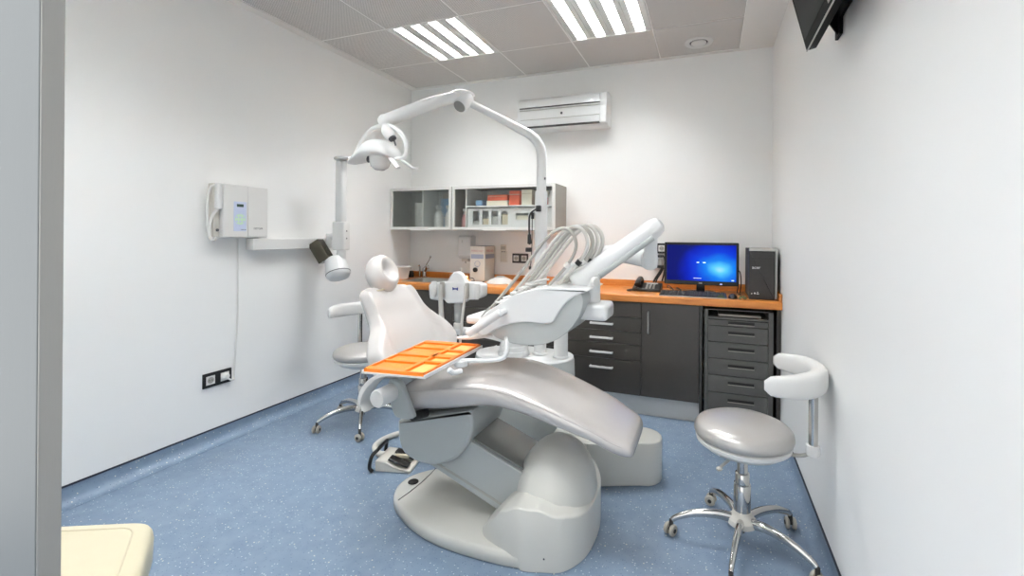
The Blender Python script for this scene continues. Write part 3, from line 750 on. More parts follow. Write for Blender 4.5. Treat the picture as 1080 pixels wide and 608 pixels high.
# power strip and adapter behind the monitor
t = thing('power_adapter', 'black adapter and leads hanging from the socket left of the monitor', 'adapter', (-.39, BY, 1.0))
b = B(); box(b, (-.425, 3.79, 1.125), (-.36, 3.825, 1.145), .003); part('adapter_body', b, 'black', t)
b = B(); box(b, (-.40, 3.80, 1.06), (-.365, 3.828, 1.112), .003); part('plug', b, 'hose_grey', t)
b = B(); box(b, (-.44, 3.79, 1.04), (-.35, 3.828, 1.062), .003); part('lower_plug', b, 'black', t)
b = B(); tube(b, [(-.36, 3.80, 1.045), (-.385, 3.79, 1.0), (-.41, 3.785, .96), (-.43, 3.785, .925)], .008, 8); tube(b, [(-.35, 3.80, 1.045), (-.37, 3.79, 1.0), (-.40, 3.78, .95), (-.41, 3.78, .915)], .006, 8); tube(b, [(-.355, 3.80, 1.145), (-.34, 3.79, 1.1), (-.345, 3.785, 1.0), (-.36, 3.785, .935)], .006, 8); part('lead', b, 'black', t)

# telephone
t = thing('desk_phone', 'black desk telephone on the worktop left of the monitor', 'telephone', (-.45, 3.58, .875), math.radians(-4))
b = B(); prism(b, rounded([(3.50, .8753), (3.66, .8753), (3.665, .925), (3.65, .93), (3.50, .893)], .004, 3), YZ, -.56, -.345, .004); part('phone_base', b, 'black', t)
b = B(); tube(b, [(-.515, 3.495, .925), (-.515, 3.52, .945), (-.515, 3.59, .962), (-.515, 3.65, .958), (-.515, 3.675, .938)], [.026, .022, .017, .022, .026], 14, 6); part('handset', b, 'black', t)
b = B()
for i in range(3):
    for j in range(4): box(b, (-.462+.026*i, 3.520+.026*j, .8965+.0063*j), (-.444+.026*i, 3.537+.026*j, .9045+.0063*j), .002)
part('keys', b, 'hose_grey', t)
b = B(); box(b, (-.465, 3.625, .922), (-.375, 3.65, .9315), .001); part('display', b, 'lens', t)
b = B(); tube(b, [(-.515, 3.49, .91), (-.56, 3.47, .885), (-.595, 3.50, .881), (-.57, 3.55, .882)], .006, 8); part('cord', b, 'black', t)

# monitor
t = thing('computer_monitor', 'black computer monitor with a blue login screen on the worktop', 'monitor', (-.06, 3.60, .875), math.radians(-1))
mx0, mx1, mz0, mz1, my = -.325, .205, .935, 1.255, 3.585
b = B(); prism(b, rounded([(mx0, mz0), (mx1, mz0), (mx1, mz1), (mx0, mz1)], .008, 3), XZ, my, my+.035, .004); box(b, (mx0+.08, my+.03, mz0+.06), (mx1-.08, my+.06, mz1-.06), .015); part('case', b, 'black_gloss', t)
sx0, sx1, sz0, sz1 = mx0+.019, mx1-.019, mz0+.032, mz1-.019
b = B(); box(b, (sx0, my-.0008, sz0), (sx1, my+.0006, sz1))
scr = part('screen', b, 'screen', t)
b = B(); ell(b, (-.08, my-.001, 1.105), (.011, .0006, .003), 10); ell(b, (-.035, my-.001, 1.105), (.013, .0006, .003), 10); box(b, (-.11, my-.0016, .985), (-.055, my-.0008, .988)); box(b, (.155, my-.0016, .975), (.172, my-.0008, .98))
part('login_text', b, emit('screen_text', (.8, .9, 1, 1), .4), t)
b = B(); box(b, (.075, my-.0012, mz0+.010), (.092, my+.001, mz0+.015)); part('power_light', b, emit('power_led', (.35, .45, 1, 1), .5), t)
part('maker_lettering', text_bm('acer', .014, at((-.06, my-.0006, mz0+.016))), 'silver_ink', t)
b = B(); box(b, (-.09, my+.02, .885), (-.03, my+.05, mz0+.05), .006); part('stand_neck', b, 'black_gloss', t)
b = B(); lathe(b, [(0, 0), (.118, 0), (.12, .004), (.10, .012), (.03, .018), (0, .018)], (-.06, my+.03, .8752), n=36, sy=.75); part('stand_foot', b, 'black_gloss', t)

# keyboard, mouse, cables
t = thing('keyboard', 'black keyboard on the worktop in front of the monitor', 'keyboard', (-.10, 3.36, .875), math.radians(-2))
b = B(); prism(b, rounded([(3.305, .8752), (3.445, .8752), (3.445, .900), (3.305, .885)], .003, 3), YZ, -.335, .115, .003); part('keyboard_base', b, 'black', t)
b = B()
for j in range(5):
    for i in range(15):
        x = -.326+.0288*i; y = 3.313+.0255*j; z = .8868+.00275*j
        box(b, (x, y, z), (x+.0255, y+.0225, z+.006), .0015, 1)
part('keys', b, 'rubber', t)
b = B(); box(b, (-.335, 3.301, .8756), (.115, 3.3055, .8815), .001); part('front_strip', b, 'steel', t)
t = thing('mouse', 'black computer mouse right of the keyboard', 'mouse', (.165, 3.36, .875))
b = B(); ell(b, (.155, 3.37, .8765), (.03, .052, .03), 20, fn=lambda p: V((p.x, p.y, max(p.z, 0)))); part('mouse_body', b, 'black', t)
b = B(); cyl(b, (.153, 3.345, .903), (.157, 3.345, .903), .006, n=10); part('wheel', b, 'hose_grey', t)
b = B(); tube(b, [(-.28, 3.70, .885), (-.30, 3.60, .905), (-.29, 3.55, .925), (-.26, 3.53, .905), (-.24, 3.50, .883), (-.20, 3.48, .882), (-.19, 3.52, .883), (-.205, 3.60, .883), (-.21, 3.72, .883)], .004, 8)
tube(b, [(-.22, 3.68, .883), (-.235, 3.58, .905), (-.215, 3.53, .91), (-.18, 3.50, .885), (-.13, 3.475, .8815), (-.05, 3.468, .8815), (.05, 3.475, .8815)], .0035, 8)
solo('cable', b, 'black', 'tangled black cables under the monitor', 'cable', (-.2, 3.58, .879))
b = B(); tube(b, [(.215, 3.62, .885), (.225, 3.66, .96), (.22, 3.70, 1.03), (.2, 3.73, 1.05)], .004, 8); tube(b, [(.195, 3.62, .885), (.205, 3.66, .94), (.20, 3.70, .99), (.18, 3.73, 1.0)], .004, 8); tube(b, [(.20, 3.62, .8815), (.215, 3.56, .884), (.20, 3.52, .8815)], .004, 8)
solo('cable', b, 'black', 'black cables rising between the monitor and the computer tower', 'cable', (.21, 3.65, .879))
def sprig(x, y, label):
    b = B()
    for k in range(9):
        a = k*2.4; r = .012+.004*(k % 3)
        ell(b, (x+r*math.cos(a), y+r*math.sin(a), .884+.004*(k % 4)), (.010, .006, .006), 8, mtx=Matrix.Rotation(a, 3, 'Z').to_4x4())
    solo('green_sprig', b, 'green', label, 'decoration', (x, y, .875))
sprig(.075, 3.315, 'small dark green sprig at the worktop edge, left of the mouse')
sprig(.215, 3.325, 'small dark green sprig at the foot of the computer tower')

# computer tower
t = thing('computer_tower', 'black computer tower at the right end of the worktop', 'computer', (.335, 3.5, .875))
tx0, tx1, ty, ty1, tz0, tz1 = .255, .4315, 3.356, 3.74, .8755, 1.225
b = B(); box(b, (tx0+.003, ty+.04, tz0+.006), (tx1-.003, ty1, tz1-.006), .003); part('case', b, 'rubber', t)
b = B(); prism(b, rounded([(tx0, tz0), (tx1-.016, tz0), (tx1-.016, tz1-.022), (tx0, tz1-.022)], .004, 3), XZ, ty+.004, ty+.042, .006, 3); part('front_panel', b, 'rubber', t)
b = B(); prism(b, rounded([(tx1-.0165, tz0+.01), (tx1-.002, tz0+.006), (tx1-.002, tz1), (tx1-.0165, tz1)], .004, 3), XZ, ty+.0, ty+.04, .003); prism(b, rounded([(tx0, tz1-.0215), (tx1-.017, tz1-.0215), (tx1-.017, tz1), (tx0+.004, tz1)], .006, 3), XZ, ty+.002, ty+.05, .003); part('silver_trim', b, 'steel', t)
b = B(); box(b, (tx0+.003, ty+.0028, 1.153), (tx1-.018, ty+.005, 1.156)); part('drive_seam', b, 'groove', t)
part('maker_lettering', text_bm('acer', .03, at((.300, ty+.003, 1.093)) @ Matrix.Shear('XY', 4, (.25, 0))), 'silver_ink', t)
b = B(); cyl(b, (.273, ty+.005, .915), (.273, ty+.002, .915), .004, n=12); cyl(b, (.292, ty+.005, .918), (.292, ty+.002, .918), .006, n=12); box(b, (.302, ty+.002, .912), (.318, ty+.005, .918), .001); cyl(b, (.31, ty+.005, .925), (.31, ty+.002, .925), .004, n=12); part('front_ports', b, 'silver_ink', t)

# ------------------------------------------------------------------ wall television
TT = Matrix.Translation((.338, 1.56, 2.0)) @ Matrix.Rotation(math.radians(-14), 4, 'Y')     # local x=thickness (0 at the screen), y=width, z=up
M['tv_black'] = mat('matt_black_casing', rgb(12, 12, 12), .5, spec=.06, noise=.05)
t = thing('wall_television', 'black television on a tilting bracket high on the right wall', 'television', (.34, 1.56, 2.0))
b = B(); box(b, (0, -.37, 0), (.035, .37, .46), .004); b.transform(TT); part('bezel', b, 'tv_black', t)
b = B(); prism(b, [(.034, .01), (.075, .06), (.09, .12), (.09, .34), (.07, .40), (.034, .45)], lambda a, c, d: (a, d, c), -.34, .34, .01); b.transform(TT); part('back_shell', b, 'tv_black', t)
b = B(); box(b, (-.0012, -.345, .035), (.0005, .345, .438)); b.transform(TT); part('screen', b, mat('dark_screen', rgb(17, 17, 18), .4, coat=.0, spec=.08, noise=.03), t)
b = B(); box(b, (-.001, -.37, -.003), (.004, .37, .0008), .001); b.transform(TT); part('silver_edge', b, 'steel', t)
b = B(); box(b, (-.0016, -.06, .012), (-.0002, .02, .022)); b.transform(TT); part('badge', b, 'hose_grey', t)
b = B()
box(b, (.438, 1.36, 2.04), (.4495, 1.42, 2.42), .002); box(b, (.438, 1.90, 2.04), (.4495, 1.965, 2.42), .002); box(b, (.438, 1.42, 2.10), (.4495, 1.90, 2.16), .002); box(b, (.438, 1.42, 2.30), (.4495, 1.90, 2.34), .002)
part('wall_plate', b, 'tv_black', t)
for y in (1.40, 1.925):
    b = B(); prism(b, [(.405, 2.10), (.438, 2.045), (.438, 2.36), (.35, 2.36), (.35, 2.30)], XZ, y-.006, y+.006, .001); part('tilt_arm', b, 'tv_black', t)

# ------------------------------------------------------------------ x-ray set on the left wall
t = thing('xray_control_box', 'white x-ray control box with a keypad on the left wall', 'control box', (LX, 2.1, 1.27))
b = B(); box(b, (LX+.001, 2.065, 1.27), (LX+.075, 2.205, 1.60), .008); part('plain_cover', b, 'white_matte', t)
b = B(); box(b, (LX+.001, 1.905, 1.27), (LX+.08, 2.063, 1.60), .008); part('keypad_cover', b, 'white_matte', t)
b = B(); box(b, (LX+.0795, 1.968, 1.31), (LX+.0815, 2.050, 1.495), .001); kp = part('keypad', b, 'keypad', t)
b = B(); lathe(b, [(0, 0), (.034, 0), (.034, .001), (0, .001)], (LX+.0813, 2.009, 1.385), (1, 0, 0), 28); part('keypad_ring', b, 'keypad_green', kp)
b = B()
for i in range(3):
    for j in range(4): lathe(b, [(0, 0), (.0065, 0), (.0065, .0012), (0, .0012)], (LX+.082, 1.987+.022*i, 1.345+.026*j), (1, 0, 0), 12)
part('keypad_buttons', b, 'keypad', kp)
b = B(); box(b, (LX+.081, 1.987, 1.462), (LX+.083, 2.030, 1.48), .0005); part('display', b, mat('dark_display', rgb(40, 62, 52), .2, noise=.04), kp)
part('maker_lettering', text_bm('DETOM', .018, at((LX+.0752, 2.135, 1.328), WALLX)), 'grey_ink', t)
part('keypad_lettering', text_bm('DETOM', .01, at((LX+.0817, 2.030, 1.319), WALLX)), 'grey_ink', t)
b = B(); box(b, (LX+.001, 1.865, 1.275), (LX+.05, 1.903, 1.60), .006); part('handset_cradle', b, 'offwhite', t)
b = B(); box(b, (LX+.05, 1.868, 1.44), (LX+.085, 1.90, 1.60), .01, 3); part('exposure_handset', b, 'white', t)
b = B(); cyl(b, (LX+.05, 1.888, 1.315), (LX+.058, 1.888, 1.315), .009, n=14); part('cradle_button', b, 'grey_ink', t)
b = B(); tube(b, [(LX+.065, 1.884, 1.445), (LX+.05, 1.860, 1.40), (LX+.04, 1.85, 1.33), (LX+.04, 1.856, 1.265), (LX+.04, 1.873, 1.252), (LX+.04, 1.89, 1.272)], .009, 10); tube(b, [(LX+.05, 1.875, 1.585), (LX+.04, 1.855, 1.57), (LX+.03, 1.846, 1.5), (LX+.03, 1.846, 1.38), (LX+.035, 1.85, 1.30)], .008, 10); part('coiled_cord', b, 'white_matte', t)

t = thing('wall_mounted_xray_unit', 'white x-ray arm hanging from its wall bracket by the dental lamp', 'x-ray arm', (LX, 2.5, 1.2))
b = B(); box(b, (LX+.001, 2.105, 1.185), (LX+.07, 2.76, 1.262), .006); part('wall_bracket', b, 'white_matte', t)
b = B(); cyl(b, (-2.76, 2.72, 1.195), (-2.76, 2.72, 1.30), .035, n=24); tube(b, [(-2.76, 2.72, 1.275), (-2.70, 2.70, 1.28), (-2.64, 2.675, 1.285)], .026, 14); part('swivel_joint', b, 'white', t)
b = B(); prism(b, rounded([(-.036, -.03), (.036, -.03), (.036, .03), (-.036, .03)], .022, 5), lambda a, c, d: (-2.605+a, 2.66+c, d), 1.38, 1.845, .004); part('fold_arm', b, 'white', t)
b = B(); lathe(b, [(.036, -.012), (.058, -.010), (.062, 0), (.058, .010), (.036, .012), (.030, 0)], (-2.575, 2.655, 1.862), (0, 0, 1), 32, sx=1.25); tube(b, [(-2.61, 2.66, 1.83), (-2.60, 2.66, 1.852)], .035, 16, sm=False); part('elbow_ring', b, 'white', t)
b = B(); lathe(b, [(0, 0), (.034, 0), (.034, .001), (0, .001)], (-2.575, 2.655, 1.862), n=24, sx=1.25); part('elbow_cap', b, 'hose_grey', t)
b = B(); box(b, (-2.66, 2.625, 1.175), (-2.545, 2.695, 1.39), .012, 3); sl = part('arm_sleeve', b, 'white_matte', t)
b = B()
for z in (1.265, 1.32): cyl(b, (-2.5452, 2.655, z), (-2.5425, 2.655, z), .006, n=10)
part('screw', b, 'grey_ink', sl)
b = B(); tube(b, [(-2.60, 2.66, 1.19), (-2.60, 2.66, 1.15), (-2.605, 2.66, 1.11), (-2.615, 2.655, 1.07)], [.03, .032, .036, .04], 16); part('yoke_neck', b, 'white', t)
ax = V((.30, -.12, -.58)).normalized(); hc = V((-2.62, 2.64, 1.045))
b = B(); lathe(b, [(0, -.085), (.05, -.083), (.072, -.07), (.085, .02), (.086, .06), (.072, .082), (.04, .095), (0, .10)], hc, ax, 36); hd = part('tube_head', b, 'white', t)
b = B(); lathe(b, [(.0845, .044), (.0875, .046), (.0875, .050), (.0845, .052)], hc, ax, 36); part('seam_ring', b, 'grey_ink', hd)
cxd = V((-.45, -.12, .72)).normalized(); c0 = hc+V((-.075, -.03, .06))
x_, y_, z_ = frame_z(cxd); mtc = Matrix((x_, y_, z_)).transposed().to_4x4(); mtc.translation = c0
b = B(); box(b, (-.04, -.045, -.01), (.04, .045, .155), .004, mtx=mtc); part('collimator_cone', b, 'cone', t, label='dark bronze rectangular cone')

# ------------------------------------------------------------------ dental chair
CY = 1.90
ch = thing('dental_chair', 'reclining dental chair with pearl grey upholstery in the middle of the room', 'dental chair', (-.95, CY, 0))
# base plate outline
half = [(-1.455, 0), (-1.445, .06), (-1.40, .13), (-1.32, .19), (-1.20, .25), (-1.05, .29), (-.85, .30), (-.66, .285), (-.52, .235), (-.465, .14), (-.452, .0)]
def outline(h, s=1., cx=0):
    pts = [(x, y) for x, y in h]+[(x, -y) for x, y in reversed(h[1:-1])]
    pts = smooth_poly(pts, 5)
    return [((x-cx)*s+cx, y*s) for x, y in pts]
o1 = outline(half)
def ring(o, z, s, c=-.95): return [((x-c)*s+c, CY+y*s, z) for x, y in o]
b = B(); loft(b, [ring(o1, .001, .985), ring(o1, .006, 1), ring(o1, .034, 1), ring(o1, .048, .985), ring(o1, .056, .95)]); part('base_plate', b, 'warm_shell', ch, ang=50)
b = B(); tube(b, [(-1.355, CY-.155, .0565), (-1.345, CY-.05, .0575), (-1.345, CY+.05, .0575), (-1.355, CY+.155, .0565)], .0016, 6); part('plate_seam', b, 'grey_ink', ch)
b = B(); cyl(b, (-1.385, CY-.0, .055), (-1.385, CY-.0, .0605), .026, n=24); part('foot_socket', b, 'black', ch)
# pedestal hood: ribs of a shell that swell upward to the right
hp = [(-.905, .0), (-.90, .14), (-.875, .225), (-.80, .268), (-.72, .288), (-.66, .292), (-.60, .276), (-.52, .243), (-.462, .145), (-.446, 0)]
o2 = smooth_poly([(x, y) for x, y in hp]+[(x, -y) for x, y in reversed(hp[1:-1])], 6)
def hood(x, y, lev):
    def f(tab):
        for (a, za), (c, zc) in zip(tab, tab[1:]):
            if x <= c:
                q = max(0, (x-a)/(c-a)); q = q*q*(3-2*q); return za+(zc-za)*q
        return tab[-1][1]
    rim = f([(-.905, .05), (-.87, .088), (-.82, .15), (-.76, .208), (-.69, .240), (-.62, .240), (-.54, .215), (-.44, .18)])
    crown = f([(-.905, .052), (-.80, .085), (-.72, .15), (-.66, .25), (-.615, .38), (-.555, .40), (-.50, .335), (-.44, .2)])
    return rim, crown
rings = [[(x, CY+y, .002 if x > -.68 else .045) for x, y in o2]]
for s, dz in ((1, -.007), (.992, -.002), (.975, 0), (.93, .002), (.8, .004), (.5, .006), (.2, .006)):
    rr = []
    for x, y in o2:
        X = (x+.66)*s-.66; Y = y*s
        rr.append((X, CY+Y, max(hood(X, Y, s)[0]+dz, .047)))
    rings.append(rr)
b = B(); loft(b, rings); part('pedestal_hood', b, 'warm_shell', ch, ang=60)
b = B(); ell(b, (-.625, CY, .17), (.172, .215, .235), 40, fn=lambda p: V((p.x, math.copysign(abs(p.y)**.85, p.y), max(p.z, -.3)))); part('pedestal_dome', b, 'warm_shell', ch, ang=60)
b = B(); cyl(b, (-.585, CY-.2815, .06), (-.585, CY-.2790, .06), .004, n=8); part('hood_screw', b, 'grey_ink', ch)
# lift arm
b = B(); prism(b, [(-1.22, .245), (-1.12, .42), (-1.0, .385), (-.60, .235), (-.62, .075), (-.86, .105)], XZ, CY-.13, CY+.13, .008, 2); la = part('lift_arm', b, 'grey_shell', ch)
b = B()
u = V((.40, 0, -.15)).normalized(); nrm = V((.15, 0, .40)).normalized()
p0 = V((-1.02, 0, .3965)); p1 = V((-.63, 0, .2503))
q = [p0+nrm*.002, p1+nrm*.002, p1+nrm*.012, p0+nrm*.012]
prism(b, [(v.x, v.z) for v in q], XZ, CY-.122, CY+.122, .003); part('arm_top', b, 'arm_shaded', la, label='glossy top of the lift arm, cushion shade put into its dark grey')  # top face of the arm, coloured dark for the shade under the cushion
b = B(); prism(b, [(-1.17, .262), (-.83, .137), (-.835, .128), (-1.175, .253)], XZ, CY-.1325, CY-.129); part('arm_groove', b, 'hose_grey', la)
# seat housing
hs = rounded([(-1.355, .432), (-.966, .532), (-.958, .455), (-.985, .375), (-1.045, .305), (-1.13, .264), (-1.23, .252), (-1.325, .283), (-1.352, .345)], [.008, .004, .03, .05, .06, .06, .06, .05, .03], 5)
b = B(); prism(b, hs, XZ, CY-.165, CY+.165, .014, 3); sh = part('seat_housing', b, 'grey_shell', ch)
b = B(); prism(b, rounded([(-1.33, .385), (-1.06, .41), (-1.07, .37), (-1.12, .31), (-1.20, .278), (-1.30, .288), (-1.335, .33)], .02, 4), XZ, CY-.1655, CY-.163, .0); part('housing_relief', b, 'grey_shell', sh)
b = B(); prism(b, rounded([(-1.335, .445), (-.985, .53), (-.985, .555), (-1.05, .555), (-1.30, .50)], .01, 3), XZ, CY-.11, CY+.11, .006); part('seat_plate', b, 'joint_grey', ch)
# seat cushion
tab = [(-1.335, .565, .530, .150), (-1.325, .597, .505, .185), (-1.29, .632, .490, .205), (-1.20, .655, .503, .222), (-1.08, .680, .525, .230), (-.95, .700, .552, .232), (-.85, .703, .568, .230), (-.76, .690, .562, .226), (-.66, .663, .545, .222), (-.52, .613, .511, .213), (-.42, .573, .485, .204), (-.345, .535, .452, .192), (-.305, .516, .440, .180), (-.280, .497, .437, .165), (-.270, .475, .443, .145)]
def interp(tab, n):
    P = spline([V((a, c, d)) for a, c, d, e in tab], n); Q = spline([V((e, 0, 0)) for a, c, d, e in tab], n)
    return [(p.x, p.y, p.z, q.x) for p, q in zip(P, Q)]
b = B(); rings = []
for x, zt, zb, hw in interp(tab, 3):
    rr = []; zc = (zt+zb)/2; hh = (zt-zb)/2
    cyy = CY-.012
    for k in range(40):
        a = 2*PI*k/40; c, s = math.cos(a), math.sin(a)
        yy = hw*math.copysign(abs(c)**.55, c); zz = hh*math.copysign(abs(s)**.72, s)
        if s > 0: zz -= hh*.22*(1-abs(c)**2.5)*s*.6          # soft hollow along the middle
        rr.append((x, cyy+yy, zc+zz))
    rings.append(rr)
loft(b, rings); sc = part('seat_cushion', b, 'pearl', ch, ang=70)
for side in (-1, 1):                                         # welt along the cushion shoulder
    pts = [(x, CY-.012+side*hw*.985, (zt+zb)/2+(zt-zb)/2*.40) for x, zt, zb, hw in tab[1:-2]]
    b = B(); tube(b, pts, .0018, 8, 4); part('piping', b, 'pearl', sc)
# backrest
bt = [(-1.372, .615, .12, .020), (-1.375, .625, .19, .036), (-1.382, .65, .245, .05), (-1.399, .70, .298, .058), (-1.422, .75, .300, .058), (-1.447, .80, .262, .056), (-1.474, .845, .212, .053), (-1.502, .89, .186, .050), (-1.532, .945, .174, .048), (-1.562, .99, .168, .042), (-1.577, 1.015, .145, .030), (-1.582, 1.025, .105, .014)]
P = spline([V((a, c, d)) for a, c, d, e in bt], 5); Q = spline([V((e, 0, 0)) for a, c, d, e in bt], 5)
nb = V((.93, 0, .36)).normalized(); cyb = CY-.03
def sstep(a, c, x):
    q = min(1, max(0, (x-a)/(c-a))); return q*q*(3-2*q)
b = B(); rings = []; N = len(P)
for i, (p, q) in enumerate(zip(P, Q)):
    tt = i/(N-1); rr = []
    for k in range(64):
        a = 2*PI*k/64; c, s = math.cos(a), math.sin(a)
        y = p.z*math.copysign(abs(c)**.75, c); n_ = q.x*math.copysign(abs(s)**.7, s)
        w = abs(y)/max(p.z, .01)
        wing = .075*w*w*(1-tt*.75)
        if s > 0:
            edge = abs(y)/.205 if tt < .62 else abs(y)/.135
            uu = math.hypot(y/.20, max(0, .36-tt)/.20) if tt < .36 else abs(y)/(.20-.12*max(0, tt-.45))
            wing += .034*sstep(.88, 1.05, uu)*min(1, s*3)*(1 if tt < .86 else 0.4)
        v = V((p.x, cyb+y, p.y))+nb*(n_+wing)
        rr.append(v)
    rings.append(rr)
loft(b, rings); bk = part('backrest', b, 'pearl_lit', ch, ang=70)
b = B(); prism(b, rounded([(-1.40, .64), (-1.40, .72), (-1.49, .90), (-1.55, .98), (-1.60, .98), (-1.53, .82), (-1.46, .64)], .02, 4), XZ, cyb-.12, cyb+.12, .01); part('back_shell', b, 'grey_shell', bk)
b = B(); prism(b, rounded([(-1.40, .70), (-1.36, .62), (-1.25, .50), (-1.25, .46), (-1.30, .45), (-1.44, .60), (-1.45, .68)], .02, 4), XZ, cyb-.04, cyb+.10, .008); part('back_hinge', b, 'grey_shell', ch)
# headrest
mh = Matrix.Rotation(math.radians(-2), 4, 'Z') @ Matrix.Rotation(math.radians(-22), 4, 'Y')
def dent(p):
    r = math.hypot(p.y, p.z-.12)
    x = p.x
    if x > 0: x = x-.75*math.exp(-(r/.48)**2)*max(0, x)+.12*math.exp(-((r-.75)/.25)**2)
    return V((x, p.y, p.z))
b = B(); ell(b, (-1.575, CY-.015, 1.092), (.072, .086, .099), 48, mtx=mh, fn=dent); hr = part('headrest', b, 'pearl_lit', ch, ang=80)
b = B(); box(b, (-1.60, CY-.06, .985), (-1.575, CY+.03, 1.08), .004); part('headrest_bar', b, 'chrome', ch)
b = B(); tube(b, [(-1.535, CY-.10, 1.018), (-1.525, CY-.04, 1.024), (-1.525, CY+.03, 1.026)], .004, 8); part('headrest_trim', b, 'beige', hr)
# arm bracket at the near side
def arcband(o, i): return smooth_band(o, i)
outer = [(-1.19, .722), (-1.25, .72), (-1.315, .703), (-1.375, .668), (-1.413, .62), (-1.425, .575), (-1.408, .545)]
inner = [(-1.385, .56), (-1.37, .60), (-1.335, .635), (-1.285, .655), (-1.23, .66), (-1.19, .66)]
so = [(p.x, p.y) for p in spline([(a, c, 0) for a, c in outer], 4)]; si = list(reversed([(p[0]+.016*(1 if i > len(so)*.4 else .5), p[1]-.016) for i, p in enumerate(so)]))
b = B(); prism(b, so+si, XZ, 1.555, 1.635, .004, 2); part('armrest', b, 'white_matte', ch)
b = B(); prism(b, rounded([(-1.318, .665), (-1.262, .655), (-1.19, .505), (-1.235, .492), (-1.288, .500), (-1.335, .60)], [.02, .02, .01, .02, .015, .04], 4), XZ, 1.628, 1.66, .006); part('arm_bracket', b, 'grey_shell', ch)
b = B(); lathe(b, [(0, 0), (.034, 0), (.038, .006), (.038, .10), (0, .10)], (-1.305, 1.535, .605), (0, 1, 0), 32); part('pivot_cap', b, 'white_matte', ch)
b = B(); tube(b, [(-1.22, 1.66, .50), (-1.20, 1.74, .49)], .02, 10, sm=False); part('bracket_pin', b, 'black', ch)

# ------------------------------------------------------------------ delivery unit behind the chair
un = thing('dental_unit', 'white dental delivery unit with an instrument head on an arm behind the chair', 'dental unit', (-1.0, 2.6, 0))
pl = [(-.79, 2.225), (-.58, 2.262), (-.33, 2.367)]
endc = V((-.335, 2.472)); 
endarc = [(endc.x+.107*math.cos(a), endc.y+.107*math.sin(a)) for a in [math.radians(-62+k*21) for k in range(9)]]
b = B(); prism(b, pl+endarc+[(-.60, 2.62), (-.80, 2.64)], XY, .001, .225, .008, 3); part('floor_box', b, 'warm_shell', un)
b = B(); box(b, (-.582, 2.2595, .004), (-.5795, 2.27, .222)); part('box_seam', b, 'hose_grey', un)
tw = smooth_poly([(-1.44, 2.70), (-1.40, 2.55), (-1.28, 2.47), (-1.08, 2.46), (-.90, 2.52), (-.80, 2.62), (-.79, 2.74), (-.86, 2.84), (-1.05, 2.88), (-1.30, 2.86)], 6)
def twr(z, s): return [((x+1.1)*s-1.1, (y-2.66)*s+2.66, z) for x, y in tw]
b = B(); loft(b, [twr(.001, 1.02), twr(.10, 1.02), twr(.36, 1.0), twr(.515, .985), twr(.528, .965)]); part('pedestal', b, 'grey_shell', un, ang=55)
b = B(); loft(b, [twr(.5285, .97), twr(.534, .97), twr(.538, .955)]); part('pedestal_top', b, 'white', un, ang=55)
b = B(); lathe(b, [(0, 0), (.098, 0), (.10, .004), (.096, .032), (.092, .034), (.090, .064), (.086, .066), (.084, .10), (.08, .115), (0, .118)], (-1.165, 2.63, .5385), n=40); part('stepped_turret', b, 'white', un)
b = B(); cyl(b, (-.866, 2.68, .5385), (-.866, 2.68, 1.0), .044, n=32); part('arm_column', b, 'white', un)
b = B(); lathe(b, [(.044, 0), (.052, .002), (.052, .012), (.044, .016)], (-.866, 2.68, .5385), n=32); part('column_collar', b, 'white', un)
# lower arm rising to the right, elbow, main arm
b = B(); tube(b, [(-.866, 2.68, .98), (-.85, 2.66, 1.03), (-.78, 2.58, 1.075), (-.62, 2.45, 1.165), (-.50, 2.36, 1.205), (-.40, 2.28, 1.205), (-.28, 2.19, 1.19)], [.046, .046, .046, .044, .044, .043, .042], 20, 6); part('lower_arm', b, 'white', un)
b = B(); lathe(b, [(0, -.042), (.03, -.042), (.036, -.036), (.037, 0), (.030, .05), (.027, .12), (0, .122)], (-.262, 2.165, 1.19), (.10, -.42, .8), 24); part('elbow', b, 'white', un)
A0, A1 = V((-.532, 1.965, 1.105)), V((-.232, 2.06, 1.335))
d = (A1-A0).normalized()
b = B(); L = (A1-A0).length
lathe(b, [(0, -.052), (.03, -.052), (.042, -.046), (.052, -.03), (.054, 0), (.046, .07), (.044, L-.05), (.044, L), (.036, L+.028), (.018, L+.04), (0, L+.042)], A0, d, 32); ma = part('main_arm', b, 'white', un)
b = B(); cyl(b, A0+V((.055, -.035, -.005)), A0+V((.075, -.05, -.008)), .02, n=20); part('brake_knob', b, 'white_matte', ma)
sd = V((-.3, .95, 0)).normalized(); lowo = V((.012, -.028, -.03))
b = B(); tube(b, [A0+lowo+d*.08, A1+lowo-d*.02], .016, 10, sm=False); part('tension_rod', b, 'grey_shell', ma)
b = B(); cyl(b, (-.487, 1.965, .99), (-.490, 1.962, 1.095), .034, .036, n=28); part('head_swivel', b, 'white', un)
b = B(); box(b, (-.615, 1.885, .932), (-.405, 2.045, 1.005), .02, 4); part('head_bracket', b, 'white', un)
# instrument head
hy0, hy1 = 1.80, 2.12
up = [(-1.0, .868), (-.975, .912), (-.935, .952), (-.88, .988), (-.81, 1.032), (-.745, 1.058), (-.672, 1.076), (-.56, 1.080), (-.478, 1.072), (-.485, 1.062), (-.525, 1.045), (-.565, 1.012), (-.598, .965), (-.618, .932), (-.66, .921), (-.745, .922), (-.83, .905), (-.90, .872), (-.935, .852), (-.97, .850)]
b = B(); soft_slab(b, smooth_poly(up, 3), XZ, hy0, hy1, .006); part('head_shell', b, 'white', un)
lo = [(-.905, .868), (-.83, .916), (-.745, .935), (-.66, .937), (-.63, .948), (-.61, .978), (-.58, 1.022), (-.54, 1.052), (-.505, 1.060), (-.490, 1.035), (-.493, 1.0), (-.51, .955), (-.555, .895), (-.62, .848), (-.70, .824), (-.80, .822), (-.87, .837), (-.90, .850)]
b = B(); soft_slab(b, smooth_poly(lo, 3), XZ, hy0+.008, hy1-.008, .004); part('head_underside', b, 'grey_shell', un)
